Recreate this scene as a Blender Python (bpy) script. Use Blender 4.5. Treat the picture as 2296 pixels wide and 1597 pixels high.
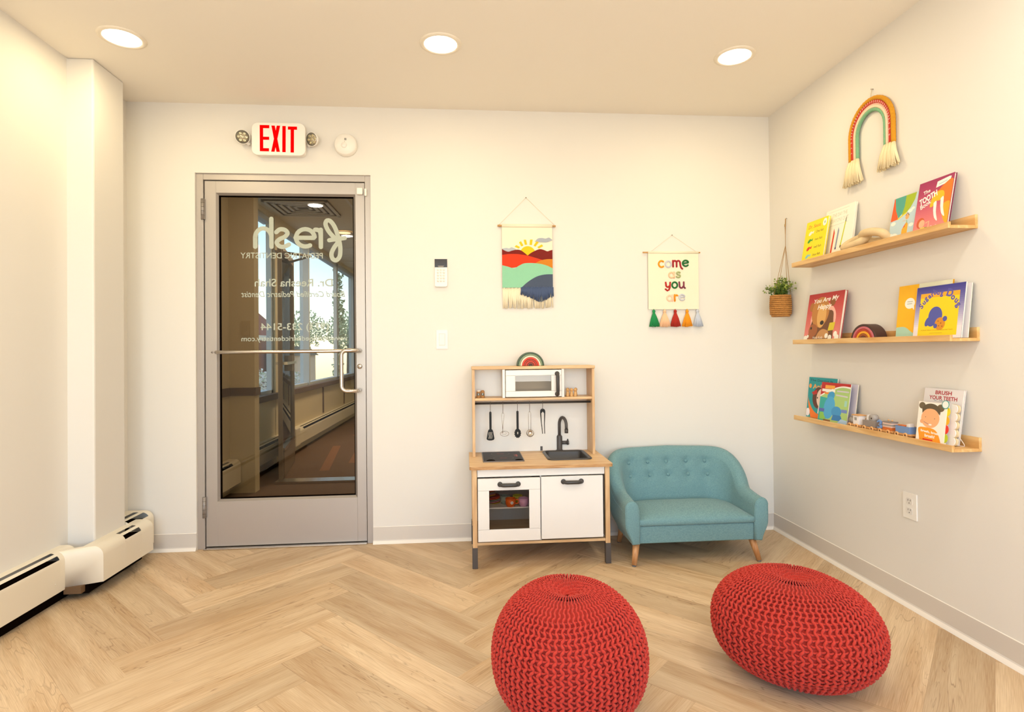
import bpy, bmesh, math, random
from mathutils import Vector, Matrix
for o in list(bpy.data.objects): bpy.data.objects.remove(o)
S = bpy.context.scene
COL = S.collection
R = random.Random(7)
PI = math.pi

# ---------------------------------------------------------------- camera
CAM = Vector((0.0, -3.4158, 1.1337))
YAW, PITCH, ROLL, FPX, CY = -0.0821, 0.0090, -0.0102, 1276.0, 773.23
fwd = Vector((-math.sin(YAW) * math.cos(PITCH), math.cos(YAW) * math.cos(PITCH), math.sin(PITCH)))
rt = Vector((math.cos(YAW), math.sin(YAW), 0)); up = rt.cross(fwd)
r2 = rt * math.cos(ROLL) + up * math.sin(ROLL); u2 = up * math.cos(ROLL) - rt * math.sin(ROLL)
cd = bpy.data.cameras.new('camera'); cam = bpy.data.objects.new('camera', cd); COL.objects.link(cam)
cam.matrix_world = Matrix(((r2.x, u2.x, -fwd.x, CAM.x), (r2.y, u2.y, -fwd.y, CAM.y), (r2.z, u2.z, -fwd.z, CAM.z), (0, 0, 0, 1)))
cd.sensor_fit = 'HORIZONTAL'; cd.sensor_width = 36; cd.lens = FPX / 2296 * 36
cd.shift_y = -(798.5 - CY) / 2296; cd.clip_start = 0.05; cd.clip_end = 300
S.camera = cam
# ---------------------------------------------------------------- exposure, sky, big lights
S.view_settings.view_transform = 'Standard'; S.view_settings.look = 'None'
S.view_settings.gamma = 1; S.view_settings.use_curve_mapping = False
S.view_settings.exposure = -0.62
W = bpy.data.worlds.new('world'); S.world = W; W.use_nodes = True
nt = W.node_tree; nt.nodes.clear()
wo = nt.nodes.new('ShaderNodeOutputWorld'); bg = nt.nodes.new('ShaderNodeBackground'); sky = nt.nodes.new('ShaderNodeTexSky')
sky.sky_type = 'NISHITA'; sky.sun_disc = False; sky.sun_elevation = math.radians(48); sky.sun_rotation = math.radians(200)
sky.air_density = 1.0; sky.dust_density = 0.15; sky.ozone_density = 3.5
bg.inputs[1].default_value = 1.0
nt.links.new(sky.outputs[0], bg.inputs[0]); nt.links.new(bg.outputs[0], wo.inputs[0])

XR, H, XL = 1.911, 2.579, -1.922      # right wall, ceiling, left wall
YREAR = -5.6
WARM = (1.0, 0.84, 0.46)
WARM2 = (1.0, 0.95, 0.84)
DAY = (0.66, 0.83, 1.0)
def area(name, loc, rot, sx, sy, power, color, shape='RECTANGLE', spread=PI):
    l = bpy.data.lights.new(name, 'AREA'); l.shape = shape; l.size = sx
    if shape in ('RECTANGLE', 'ELLIPSE'): l.size_y = sy
    l.energy = power; l.color = color; l.spread = spread
    o = bpy.data.objects.new(name, l); COL.objects.link(o); o.location = loc; o.rotation_euler = rot
    return o
LIGHTS = [(-1.548, -0.694), (-0.102, -0.732), (1.344, -0.71)]
BACK_LIGHTS = [(x, y) for y in (-2.2, -3.7) for x in (-1.45, 0.0, 1.4)]
P_DOWN, P_BACK, P_DAY, P_FILL = 5.6, 13.0, 38.0, 150.0
for x, y in LIGHTS: area('downlight_lamp', (x, y, H - 0.012), (0, 0, 0), 0.14, 0.14, P_DOWN, WARM, 'DISK')
for x, y in BACK_LIGHTS: area('downlight_lamp', (x, y, H - 0.012), (0, 0, 0), 0.14, 0.14, P_BACK * (0.4 if x == 0 else 1.0), WARM2, 'DISK')
# daylight through the wide window of the rear wall
area('window_daylight', (0.1, YREAR + 0.12, 1.45), (PI / 2, 0, 0), 3.0, 1.9, P_DAY, DAY)
area('ceiling_fill', (0.1, YREAR + 0.15, 0.75), (math.radians(168), 0, 0), 3.0, 0.7, P_FILL, (0.98, 0.98, 0.93))  # added lamp aimed upwards, brightens the ceiling like daylight bounced in
# lamp of the corridor ceiling panel
area('corridor_lamp', (-0.9, 3.6, 2.52), (0, 0, 0), 0.55, 1.1, 75.0, (1.0, 0.87, 0.68))
area('corridor_lamp', (-0.9, 0.9, 2.52), (0, 0, 0), 0.3, 0.3, 11.0, (1.0, 0.84, 0.62))

# ---------------------------------------------------------------- materials
def lin(c):
    if isinstance(c, str):
        c = c.lstrip('#'); c = tuple(int(c[i:i + 2], 16) / 255 for i in (0, 2, 4))
    return tuple((x / 12.92 if x <= 0.04045 else ((x + 0.055) / 1.055) ** 2.4) for x in c) + (1,)
MC = {}
def mat(name, col, rough=0.6, metal=0.0, bump=0.0, scale=60.0, var=0.0, stretch=None, emit=0.0, spec=0.5, sheen=0.0, vscale=None, coat=0.0):
    if name in MC: return MC[name]
    m = bpy.data.materials.new(name); m.use_nodes = True; MC[name] = m
    n = m.node_tree.nodes; L = m.node_tree.links; b = n['Principled BSDF']
    c = lin(col); b.inputs['Base Color'].default_value = c; b.inputs['Roughness'].default_value = rough
    b.inputs['Metallic'].default_value = metal; b.inputs['Specular IOR Level'].default_value = spec
    if sheen: b.inputs['Sheen Weight'].default_value = sheen
    if coat: b.inputs['Coat Weight'].default_value = coat; b.inputs['Coat Roughness'].default_value = 0.1
    if emit: b.inputs['Emission Color'].default_value = c; b.inputs['Emission Strength'].default_value = emit
    if bump or var:
        tc = n.new('ShaderNodeTexCoord'); mp = n.new('ShaderNodeMapping'); L.new(tc.outputs['Object'], mp.inputs[0])
        if stretch: mp.inputs['Scale'].default_value = stretch
        nz = n.new('ShaderNodeTexNoise'); nz.inputs['Scale'].default_value = scale; nz.inputs['Detail'].default_value = 4
        L.new(mp.outputs[0], nz.inputs['Vector'])
        if bump:
            bp = n.new('ShaderNodeBump'); bp.inputs['Strength'].default_value = bump; bp.inputs['Distance'].default_value = 0.002
            L.new(nz.outputs[0], bp.inputs['Height']); L.new(bp.outputs[0], b.inputs['Normal'])
        if var:
            nv = nz
            if vscale:
                nv = n.new('ShaderNodeTexNoise'); nv.inputs['Scale'].default_value = vscale; nv.inputs['Detail'].default_value = 3
                L.new(mp.outputs[0], nv.inputs['Vector'])
            rp = n.new('ShaderNodeValToRGB')
            rp.color_ramp.elements[0].position = 0.3; rp.color_ramp.elements[1].position = 0.7
            rp.color_ramp.elements[0].color = tuple(max(0, x * (1 - var)) for x in c[:3]) + (1,)
            rp.color_ramp.elements[1].color = tuple(min(1, x * (1 + var)) for x in c[:3]) + (1,)
            L.new(nv.outputs[0], rp.inputs[0]); L.new(rp.outputs[0], b.inputs['Base Color'])
    return m
def C(h, rough=0.55): return mat('print_' + h.lstrip('#'), h, rough)
def wood(name, base, dark, axis='X', scale=6.0, rough=0.5):
    if name in MC: return MC[name]
    m = bpy.data.materials.new(name); m.use_nodes = True; MC[name] = m
    n = m.node_tree.nodes; L = m.node_tree.links; b = n['Principled BSDF']; b.inputs['Roughness'].default_value = rough
    tc = n.new('ShaderNodeTexCoord'); mp = n.new('ShaderNodeMapping'); L.new(tc.outputs['Object'], mp.inputs[0])
    s = {'X': (1, 9, 9), 'Y': (9, 1, 9), 'Z': (9, 9, 1)}[axis]; mp.inputs['Scale'].default_value = s
    nz = n.new('ShaderNodeTexNoise'); nz.inputs['Scale'].default_value = scale; nz.inputs['Detail'].default_value = 5; nz.inputs['Distortion'].default_value = 0.6
    L.new(mp.outputs[0], nz.inputs['Vector'])
    rp = n.new('ShaderNodeValToRGB'); rp.color_ramp.elements[0].position = 0.38; rp.color_ramp.elements[1].position = 0.62
    rp.color_ramp.elements[0].color = lin(dark); rp.color_ramp.elements[1].color = lin(base)
    L.new(nz.outputs[0], rp.inputs[0]); L.new(rp.outputs[0], b.inputs['Base Color'])
    return m

# ---------------------------------------------------------------- mesh tools
class MB:
    def __init__(s): s.v = []; s.f = []; s.m = []; s.s = []; s.mats = []; s.M = None
    def mi(s, m):
        if m not in s.mats: s.mats.append(m)
        return s.mats.index(m)
    def add(s, vs, fs, m, smooth=False):
        b = len(s.v); k = s.mi(m)
        if s.M is not None: vs = [s.M @ Vector(p) for p in vs]
        s.v += [tuple(p) for p in vs]
        for f in fs: s.f.append(tuple(i + b for i in f)); s.m.append(k); s.s.append(smooth)
        return s
    def box(s, x0, x1, y0, y1, z0, z1, m):
        if x0 > x1: x0, x1 = x1, x0
        if y0 > y1: y0, y1 = y1, y0
        if z0 > z1: z0, z1 = z1, z0
        v = [(x0, y0, z0), (x1, y0, z0), (x1, y1, z0), (x0, y1, z0), (x0, y0, z1), (x1, y0, z1), (x1, y1, z1), (x0, y1, z1)]
        return s.add(v, [(0, 3, 2, 1), (4, 5, 6, 7), (0, 1, 5, 4), (1, 2, 6, 5), (2, 3, 7, 6), (3, 0, 4, 7)], m)
    def hexa(s, v, m): return s.add(v, [(0, 3, 2, 1), (4, 5, 6, 7), (0, 1, 5, 4), (1, 2, 6, 5), (2, 3, 7, 6), (3, 0, 4, 7)], m)
    def tube(s, path, r, m, n=8, closed=False, caps=True, smooth=True, flat=1.0):
        P = [Vector(p) for p in path]; N = len(P)
        rr = r if isinstance(r, (list, tuple)) else [r] * N
        vs = []; prev = None
        for i, p in enumerate(P):
            if closed: t = P[(i + 1) % N] - P[i - 1]
            else: t = P[min(i + 1, N - 1)] - P[max(i - 1, 0)]
            if t.length < 1e-9: t = Vector((0, 0, 1))
            t.normalize()
            if prev is None:
                a = Vector((0, 0, 1)) if abs(t.z) < 0.9 else Vector((1, 0, 0))
                u = t.cross(a).normalized()
            else:
                u = (prev - t * prev.dot(t))
                u = u.normalized() if u.length > 1e-6 else t.orthogonal().normalized()
            prev = u; w = t.cross(u)
            for k in range(n):
                a = 2 * PI * k / n
                vs.append(p + u * (math.cos(a) * rr[i]) + w * (math.sin(a) * rr[i] * flat))
        fs = []
        for i in range(N if closed else N - 1):
            j = (i + 1) % N
            for k in range(n):
                l = (k + 1) % n; fs.append((i * n + k, i * n + l, j * n + l, j * n + k))
        if caps and not closed: fs += [tuple(range(n))[::-1], tuple((N - 1) * n + k for k in range(n))]
        return s.add(vs, fs, m, smooth)
    def lathe(s, prof, m, o=(0, 0, 0), n=32, axis='Z', smooth=True, caps=True):
        vs = []; fs = []
        for r, z in prof:
            for k in range(n):
                a = 2 * PI * k / n; x, y = r * math.cos(a), r * math.sin(a)
                p = {'Z': (x, y, z), 'Y': (x, z, -y), '-Y': (x, -z, y), 'X': (z, x, y), '-X': (-z, -x, y)}[axis]
                vs.append((o[0] + p[0], o[1] + p[1], o[2] + p[2]))
        for i in range(len(prof) - 1):
            for k in range(n):
                l = (k + 1) % n; fs.append((i * n + k, i * n + l, (i + 1) * n + l, (i + 1) * n + k))
        if caps:
            if prof[0][0] > 1e-5: fs.append(tuple(range(n))[::-1])
            if prof[-1][0] > 1e-5: fs.append(tuple((len(prof) - 1) * n + k for k in range(n)))
        return s.add(vs, fs, m, smooth)
    def prism(s, poly, a, b, m, axis='Z', smooth=False):
        # poly in 2D; axis Z: (x,y)+z ; Y: (x,z)+y ; X: (y,z)+x
        f = {'Z': lambda p, t: (p[0], p[1], t), 'Y': lambda p, t: (p[0], t, p[1]), 'X': lambda p, t: (t, p[0], p[1])}[axis]
        n = len(poly); vs = [f(p, a) for p in poly] + [f(p, b) for p in poly]
        fs = [tuple(range(n))[::-1], tuple(range(n, 2 * n))] + [(i, (i + 1) % n, n + (i + 1) % n, n + i) for i in range(n)]
        return s.add(vs, fs, m, smooth)
    def sphere(s, c, r, m, n=16, k=10, smooth=True):
        rr = r if isinstance(r, (list, tuple)) else (r, r, r); vs = []; fs = []
        for i in range(k + 1):
            for j in range(n):
                a = PI * i / k; b = 2 * PI * j / n
                vs.append((c[0] + rr[0] * math.sin(a) * math.cos(b), c[1] + rr[1] * math.sin(a) * math.sin(b), c[2] + rr[2] * math.cos(a)))
        for i in range(k):
            for j in range(n):
                l = (j + 1) % n; fs.append((i * n + j, (i + 1) * n + j, (i + 1) * n + l, i * n + l))
        return s.add(vs, fs, m, smooth)
    def mesh(s, name, off=(0, 0, 0), fix=True):
        me = bpy.data.meshes.new(name)
        me.from_pydata([(p[0] - off[0], p[1] - off[1], p[2] - off[2]) for p in s.v], [], s.f)
        for m in s.mats: me.materials.append(m)
        me.polygons.foreach_set('material_index', s.m); me.polygons.foreach_set('use_smooth', s.s)
        me.update()
        if fix:
            bm = bmesh.new(); bm.from_mesh(me); bmesh.ops.recalc_face_normals(bm, faces=bm.faces); bm.to_mesh(me); bm.free()
        return me
ORG = {}
def thing(name, label, cat, loc=(0, 0, 0), group=None, local=False, M=None):
    o = bpy.data.objects.new(name, None); COL.objects.link(o); o.empty_display_size = 0.05
    if M is not None: o.matrix_world = M; local = True
    else: o.location = loc
    if label: o['label'] = label; o['category'] = cat
    if group: o['group'] = group
    ORG[o] = (0, 0, 0) if local else tuple(loc)
    return o
def part(name, mb, parent, bevel=0.0, seg=2, label=None, sub=0, fix=True, stuff=False):
    off = ORG[parent]
    o = bpy.data.objects.new(name, mb.mesh(name, off, fix)); COL.objects.link(o); o.parent = parent; ORG[o] = off
    fin(o, bevel, seg, sub)
    if label: o['label'] = label
    if stuff: o['kind'] = 'stuff'
    return o
def fin(o, bevel=0.0, seg=2, sub=0):
    if bevel:
        b = o.modifiers.new('bevel', 'BEVEL'); b.width = bevel; b.segments = seg; b.limit_method = 'ANGLE'; b.angle_limit = math.radians(40)
        b.harden_normals = False
    if sub:
        b = o.modifiers.new('sub', 'SUBSURF'); b.levels = sub; b.render_levels = sub
def solo(name, mb, label=None, cat=None, loc=(0, 0, 0), group=None, kind=None, bevel=0.0, seg=2, fix=True, M=None):
    o = bpy.data.objects.new(name, mb.mesh(name, (0, 0, 0) if M is not None else loc, fix)); COL.objects.link(o)
    if M is not None: o.matrix_world = M
    else: o.location = loc
    ORG[o] = tuple(loc)
    if label: o['label'] = label; o['category'] = cat
    if group: o['group'] = group
    if kind: o['kind'] = kind
    fin(o, bevel, seg)
    return o
def dup(root, loc=None, label=None, group=None):
    r = root.copy(); COL.objects.link(r)
    if loc is not None: r.location = loc
    if label: r['label'] = label
    if group: r['group'] = group
    for ch in list(root.children):
        c = ch.copy(); COL.objects.link(c); c.parent = r
        for g in list(ch.children):
            d = g.copy(); COL.objects.link(d); d.parent = c
    return r

# ---- flat printed art on a plane: x right, y up, z out
TX = {}
def text_mesh(txt, bold=0.0, shear=0.0):
    k = (txt, bold, shear)
    if k in TX: return TX[k]
    cu = bpy.data.curves.new('txt', 'FONT'); cu.body = txt; cu.size = 1; cu.offset = bold; cu.shear = shear; cu.resolution_u = 4
    ob = bpy.data.objects.new('txt', cu); COL.objects.link(ob)
    dg = bpy.context.evaluated_depsgraph_get(); me = bpy.data.meshes.new_from_object(ob.evaluated_get(dg))
    v = [(p.co.x, p.co.y) for p in me.vertices]; f = [tuple(p.vertices) for p in me.polygons]
    bpy.data.objects.remove(ob); bpy.data.curves.remove(cu); bpy.data.meshes.remove(me)
    x0 = min(p[0] for p in v); x1 = max(p[0] for p in v); y0 = min(p[1] for p in v); y1 = max(p[1] for p in v)
    TX[k] = ([(p[0] - x0, p[1] - y0) for p in v], f, x1 - x0, y1 - y0); return TX[k]
def ell(cx, cy, rx, ry=None, n=28, a0=0, a1=2 * PI, rot=0):
    ry = rx if ry is None else ry; c, s = math.cos(rot), math.sin(rot); o = []
    full = abs(a1 - a0 - 2 * PI) < 1e-6
    for i in range(n if full else n + 1):
        a = a0 + (a1 - a0) * i / n; x, y = rx * math.cos(a), ry * math.sin(a)
        o.append((cx + x * c - y * s, cy + x * s + y * c))
    return o
class Art:
    """decals drawn on a w x h sheet whose lower left corner is (ox, oy) at height z; f maps to 3D"""
    def __init__(s, mb, w, h, f, step=0.000015): s.mb = mb; s.w = w; s.h = h; s.f = f; s.k = 1; s.step = step
    def clip(s, poly):
        def cut(P, ax, lim, sgn):
            o = []
            for i in range(len(P)):
                a, b = P[i - 1], P[i]; ia = (a[ax] - lim) * sgn <= 1e-9; ib = (b[ax] - lim) * sgn <= 1e-9
                if ia != ib:
                    t = (lim - a[ax]) / (b[ax] - a[ax]); o.append((a[0] + (b[0] - a[0]) * t, a[1] + (b[1] - a[1]) * t))
                if ib: o.append(b)
            return o
        for ax, lim, sg in ((0, 0, -1), (0, s.w, 1), (1, 0, -1), (1, s.h, 1)):
            poly = cut(poly, ax, lim, sg)
            if len(poly) < 3: return None
        return poly
    def poly(s, P, col, thick=0.0, unit=True, noclip=False):
        if unit: P = [(x * s.w, y * s.h) for x, y in P]
        if not noclip:
            P = s.clip(P)
            if not P: return s
        m = C(col) if isinstance(col, str) else col
        z = s.step * s.k; s.k += 1
        if thick:
            n = len(P); vs = [s.f(x, y, 0) for x, y in P] + [s.f(x, y, z + thick) for x, y in P]
            s.mb.add(vs, [tuple(range(n, 2 * n))] + [(i, (i + 1) % n, n + (i + 1) % n, n + i) for i in range(n)], m)
        else: s.mb.add([s.f(x, y, z) for x, y in P], [tuple(range(len(P)))], m)
        return s
    def rect(s, x0, y0, x1, y1, col, **k): return s.poly([(x0, y0), (x1, y0), (x1, y1), (x0, y1)], col, **k)
    def oval(s, cx, cy, rx, ry, col, rot=0, **k):
        # radii are fractions of width
        P = [(x, y) for x, y in ell(cx * s.w, cy * s.h, rx * s.w, ry * s.w, rot=rot)]
        return s.poly(P, col, unit=False, **k)
    def line(s, pts, wd, col, thick=0.0, unit=True, noclip=True):
        P = [Vector(((x * s.w if unit else x), (y * s.h if unit else y))) for x, y in pts]; wd = wd * s.w / 2 if unit else wd / 2
        m = C(col) if isinstance(col, str) else col; z = s.step * s.k; s.k += 1; q = []
        for i, p in enumerate(P):
            t = P[min(i + 1, len(P) - 1)] - P[max(i - 1, 0)]; t = t.normalized() if t.length > 0 else Vector((1, 0)); nn = Vector((-t.y, t.x)) * wd
            q.append((p + nn, p - nn))
        vs = []; fs = []
        for a, b in q: vs += [s.f(a.x, a.y, z + thick + len(vs) * 3e-6), s.f(b.x, b.y, z + thick + len(vs) * 3e-6)]
        for i in range(len(q) - 1): fs.append((2 * i, 2 * i + 1, 2 * i + 3, 2 * i + 2))
        if thick:
            b0 = len(vs)
            for a, b in q: vs += [s.f(a.x, a.y, 0), s.f(b.x, b.y, 0)]
            for i in range(len(q) - 1): fs += [(2 * i, 2 * i + 2, b0 + 2 * i + 2, b0 + 2 * i), (2 * i + 1, 2 * i + 3, b0 + 2 * i + 3, b0 + 2 * i + 1)]
            fs += [(0, 1, b0 + 1, b0), (2 * len(q) - 2, 2 * len(q) - 1, b0 + 2 * len(q) - 1, b0 + 2 * len(q) - 2)]
        for e, o_, pa in ((P[0], P[0] - P[1], q[0]), (P[-1], P[-1] - P[-2], q[-1])):
            if o_.length < 1e-9: continue
            a0 = math.atan2(o_.y, o_.x); c = [(e.x + wd * math.cos(a0 - PI / 2 + PI * k / 8), e.y + wd * math.sin(a0 - PI / 2 + PI * k / 8)) for k in range(9)]
            b0 = len(vs); vs += [s.f(x, y, z + thick + b0 * 3.1e-6) for x, y in c]; fs.append(tuple(range(b0, b0 + 9)))
        s.mb.add(vs, fs, m)
        return s
    def text(s, txt, cx, cy, hgt, col, width=None, bold=0.0, shear=0.0, rot=0.0, unit=True, tall=None):
        """centre (cx, cy); hgt = height of the inked box; width squeezes to fit"""
        v, f, w, h = text_mesh(txt, bold, shear)
        if unit: cx *= s.w; cy *= s.h; hgt *= s.h; width = width * s.w if width else None
        ky = hgt / h; kx = (width / w) if width else ky
        c, sn = math.cos(rot), math.sin(rot); z = s.step * s.k; s.k += 1
        m = C(col) if isinstance(col, str) else col; vs = []
        for x, y in v:
            x = (x - w / 2) * kx; y = (y - h / 2) * ky; vs.append(s.f(cx + x * c - y * sn, cy + x * sn + y * c, z))
        s.mb.add(vs, f, m); return s
# stroke letters in a unit box (x 0..1, y 0..1 = x-height)
def arc(cx, cy, rx, ry, a0, a1, n=14): return [(cx + rx * math.cos(math.radians(a0 + (a1 - a0) * i / n)), cy + ry * math.sin(math.radians(a0 + (a1 - a0) * i / n))) for i in range(n + 1)]
GL = {
 'c': [arc(.5, .45, .38, .42, 50, 310)], 'o': [arc(.5, .45, .38, .42, 0, 360, 24)],
 'm': [[(.08, .85), (.1, 0)], arc(.3, .55, .2, .3, 180, 0) + [(.5, 0)], arc(.7, .55, .2, .3, 180, 0) + [(.92, .2), (1.0, -.12), (1.15, -.3)]],
 'e': [[(.15, .42), (.85, .55)] + arc(.5, .45, .38, .42, 20, 320)], 'a': [arc(.45, .42, .36, .4, 0, 360, 24), [(.85, .85), (.86, 0)]],
 's': [arc(.52, .64, .26, .2, 30, 230) + arc(.48, .22, .3, .22, 60, -150)],
 'y': [[(.15, .85), (.2, .5)] + arc(.47, .45, .27, .28, 180, 330), [(.85, .85), (.8, .1), (.65, -.25), (.4, -.38), (.12, -.15)]],
 'u': [[(.15, .85), (.18, .4)] + arc(.45, .35, .27, .32, 180, 340), [(.8, .85), (.8, .2), (.98, 0)]],
 'r': [[(.25, .85), (.28, 0)], [(.28, .5)] + arc(.55, .55, .28, .27, 160, 50)],
}
# ================================================================= the room
M_wall = mat('wall_paint', '#e5dfd6', 0.75, bump=0.05, scale=220)
M_ceil = mat('ceiling_paint', '#f4ecdf', 0.85)
M_base = mat('baseboard_vinyl', '#d6cdc2', 0.5)
M_baselip = mat('baseboard_edge', '#efe6da', 0.5)
M_alu = mat('brushed_aluminium', '#b9b1aa', 0.42, metal=0.55, bump=0.02, scale=300)
M_alud = mat('aluminium_dark', '#98908a', 0.45, metal=0.5)  # darker aluminium tone for stops, bead, hinges and cap
M_black = mat('black_gap', '#120c08', 0.9, spec=0.0)
M_steel = mat('satin_steel', '#c9c2ba', 0.25, metal=1.0)
M_white = mat('white_plastic', '#f3ece2', 0.4)
M_heat = mat('cream_enamel', '#eadfca', 0.4, bump=0.03, scale=30)

def floor_material():
    m = bpy.data.materials.new('oak_vinyl_planks'); m.use_nodes = True
    n = m.node_tree.nodes; L = m.node_tree.links; b = n['Principled BSDF']
    uv = n.new('ShaderNodeUVMap'); uv.uv_map = 'plank'
    at = n.new('ShaderNodeAttribute'); at.attribute_name = 'tone'
    sep = n.new('ShaderNodeSeparateXYZ'); L.new(uv.outputs[0], sep.inputs[0])
    # grain coordinate: stretched along the plank, third axis = plank number
    cb = n.new('ShaderNodeCombineXYZ')
    mu = n.new('ShaderNodeMath'); mu.operation = 'MULTIPLY'; mu.inputs[1].default_value = 1.1; L.new(sep.outputs[0], mu.inputs[0])
    mv = n.new('ShaderNodeMath'); mv.operation = 'MULTIPLY'; mv.inputs[1].default_value = 9.0; L.new(sep.outputs[1], mv.inputs[0])
    mz = n.new('ShaderNodeMath'); mz.operation = 'MULTIPLY'; mz.inputs[1].default_value = 37.0; L.new(at.outputs['Fac'], mz.inputs[0])
    L.new(mu.outputs[0], cb.inputs[0]); L.new(mv.outputs[0], cb.inputs[1]); L.new(mz.outputs[0], cb.inputs[2])
    n1 = n.new('ShaderNodeTexNoise'); n1.inputs['Scale'].default_value = 1.4; n1.inputs['Detail'].default_value = 3; n1.inputs['Distortion'].default_value = 0.5
    L.new(cb.outputs[0], n1.inputs['Vector'])
    # cathedral lines: isolines of the stretched noise
    ml = n.new('ShaderNodeMath'); ml.operation = 'MULTIPLY'; ml.inputs[1].default_value = 13.0; L.new(n1.outputs[0], ml.inputs[0])
    fr = n.new('ShaderNodeMath'); fr.operation = 'FRACT'; L.new(ml.outputs[0], fr.inputs[0])
    ra = n.new('ShaderNodeValToRGB'); e = ra.color_ramp.elements
    e[0].position = 0.0; e[0].color = (1, 1, 1, 1); e[1].position = 0.11; e[1].color = (0, 0, 0, 1)
    x = ra.color_ramp.elements.new(0.9); x.color = (0, 0, 0, 1); x = ra.color_ramp.elements.new(1.0); x.color = (1, 1, 1, 1)
    L.new(fr.outputs[0], ra.inputs[0])
    # where the lines are strong
    n2 = n.new('ShaderNodeTexNoise'); n2.inputs['Scale'].default_value = 1.1; n2.inputs['Detail'].default_value = 2
    L.new(cb.outputs[0], n2.inputs['Vector'])
    r2_ = n.new('ShaderNodeValToRGB'); r2_.color_ramp.elements[0].position = 0.45; r2_.color_ramp.elements[1].position = 0.68; L.new(n2.outputs[0], r2_.inputs[0])
    mk = n.new('ShaderNodeMath'); mk.operation = 'MULTIPLY'; L.new(ra.outputs[0], mk.inputs[0]); L.new(r2_.outputs[0], mk.inputs[1])
    mk2 = n.new('ShaderNodeMath'); mk2.operation = 'MULTIPLY'; mk2.inputs[1].default_value = 0.6; L.new(mk.outputs[0], mk2.inputs[0])
    # fine fibre
    cf = n.new('ShaderNodeMapping'); cf.inputs['Scale'].default_value = (3.0, 16.0, 1.0); L.new(cb.outputs[0], cf.inputs[0])
    n3 = n.new('ShaderNodeTexNoise'); n3.inputs['Scale'].default_value = 3.0; n3.inputs['Detail'].default_value = 6; L.new(cf.outputs[0], n3.inputs['Vector'])
    rb = n.new('ShaderNodeValToRGB'); rb.color_ramp.elements[0].position = 0.32; rb.color_ramp.elements[1].position = 0.66
    rb.color_ramp.elements[0].color = lin('#b39069'); rb.color_ramp.elements[1].color = lin('#dcc29d')
    L.new(n3.outputs[0], rb.inputs[0])
    rc = n.new('ShaderNodeValToRGB'); rc.color_ramp.elements[0].position = 0.35; rc.color_ramp.elements[1].position = 0.65
    rc.color_ramp.elements[0].color = lin('#b8946c'); rc.color_ramp.elements[1].color = lin('#e0c8a6'); L.new(n1.outputs[0], rc.inputs[0])
    mx = n.new('ShaderNodeMixRGB'); mx.inputs[0].default_value = 0.5; L.new(rb.outputs[0], mx.inputs[1]); L.new(rc.outputs[0], mx.inputs[2])
    mx2 = n.new('ShaderNodeMixRGB'); L.new(mk2.outputs[0], mx2.inputs[0]); L.new(mx.outputs[0], mx2.inputs[1]); mx2.inputs[2].default_value = lin('#7d5a3c')
    hs = n.new('ShaderNodeHueSaturation'); mr = n.new('ShaderNodeMapRange'); mr.inputs['To Min'].default_value = 0.84; mr.inputs['To Max'].default_value = 1.08
    L.new(at.outputs['Fac'], mr.inputs[0]); L.new(mr.outputs[0], hs.inputs['Value']); L.new(mx2.outputs[0], hs.inputs['Color'])
    # seams between planks
    sa = n.new('ShaderNodeUVMap'); sa.uv_map = 'edge'; se = n.new('ShaderNodeSeparateXYZ'); L.new(sa.outputs[0], se.inputs[0])
    mn = n.new('ShaderNodeMath'); mn.operation = 'MINIMUM'; L.new(se.outputs[0], mn.inputs[0]); L.new(se.outputs[1], mn.inputs[1])
    ab = n.new('ShaderNodeMath'); ab.operation = 'LESS_THAN'; ab.inputs[1].default_value = 0.0011; L.new(mn.outputs[0], ab.inputs[0])
    ms = n.new('ShaderNodeMixRGB'); mf = n.new('ShaderNodeMath'); mf.operation = 'MULTIPLY'; mf.inputs[1].default_value = 0.45; L.new(ab.outputs[0], mf.inputs[0])
    L.new(mf.outputs[0], ms.inputs[0]); L.new(hs.outputs[0], ms.inputs[1]); ms.inputs[2].default_value = lin('#7a5a3e')
    L.new(ms.outputs[0], b.inputs['Base Color'])
    b.inputs['Roughness'].default_value = 0.42; b.inputs['Specular IOR Level'].default_value = 0.35
    bp = n.new('ShaderNodeBump'); bp.inputs['Strength'].default_value = 0.08; bp.inputs['Distance'].default_value = 0.001
    L.new(n3.outputs[0], bp.inputs['Height']); L.new(bp.outputs[0], b.inputs['Normal'])
    return m
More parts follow.
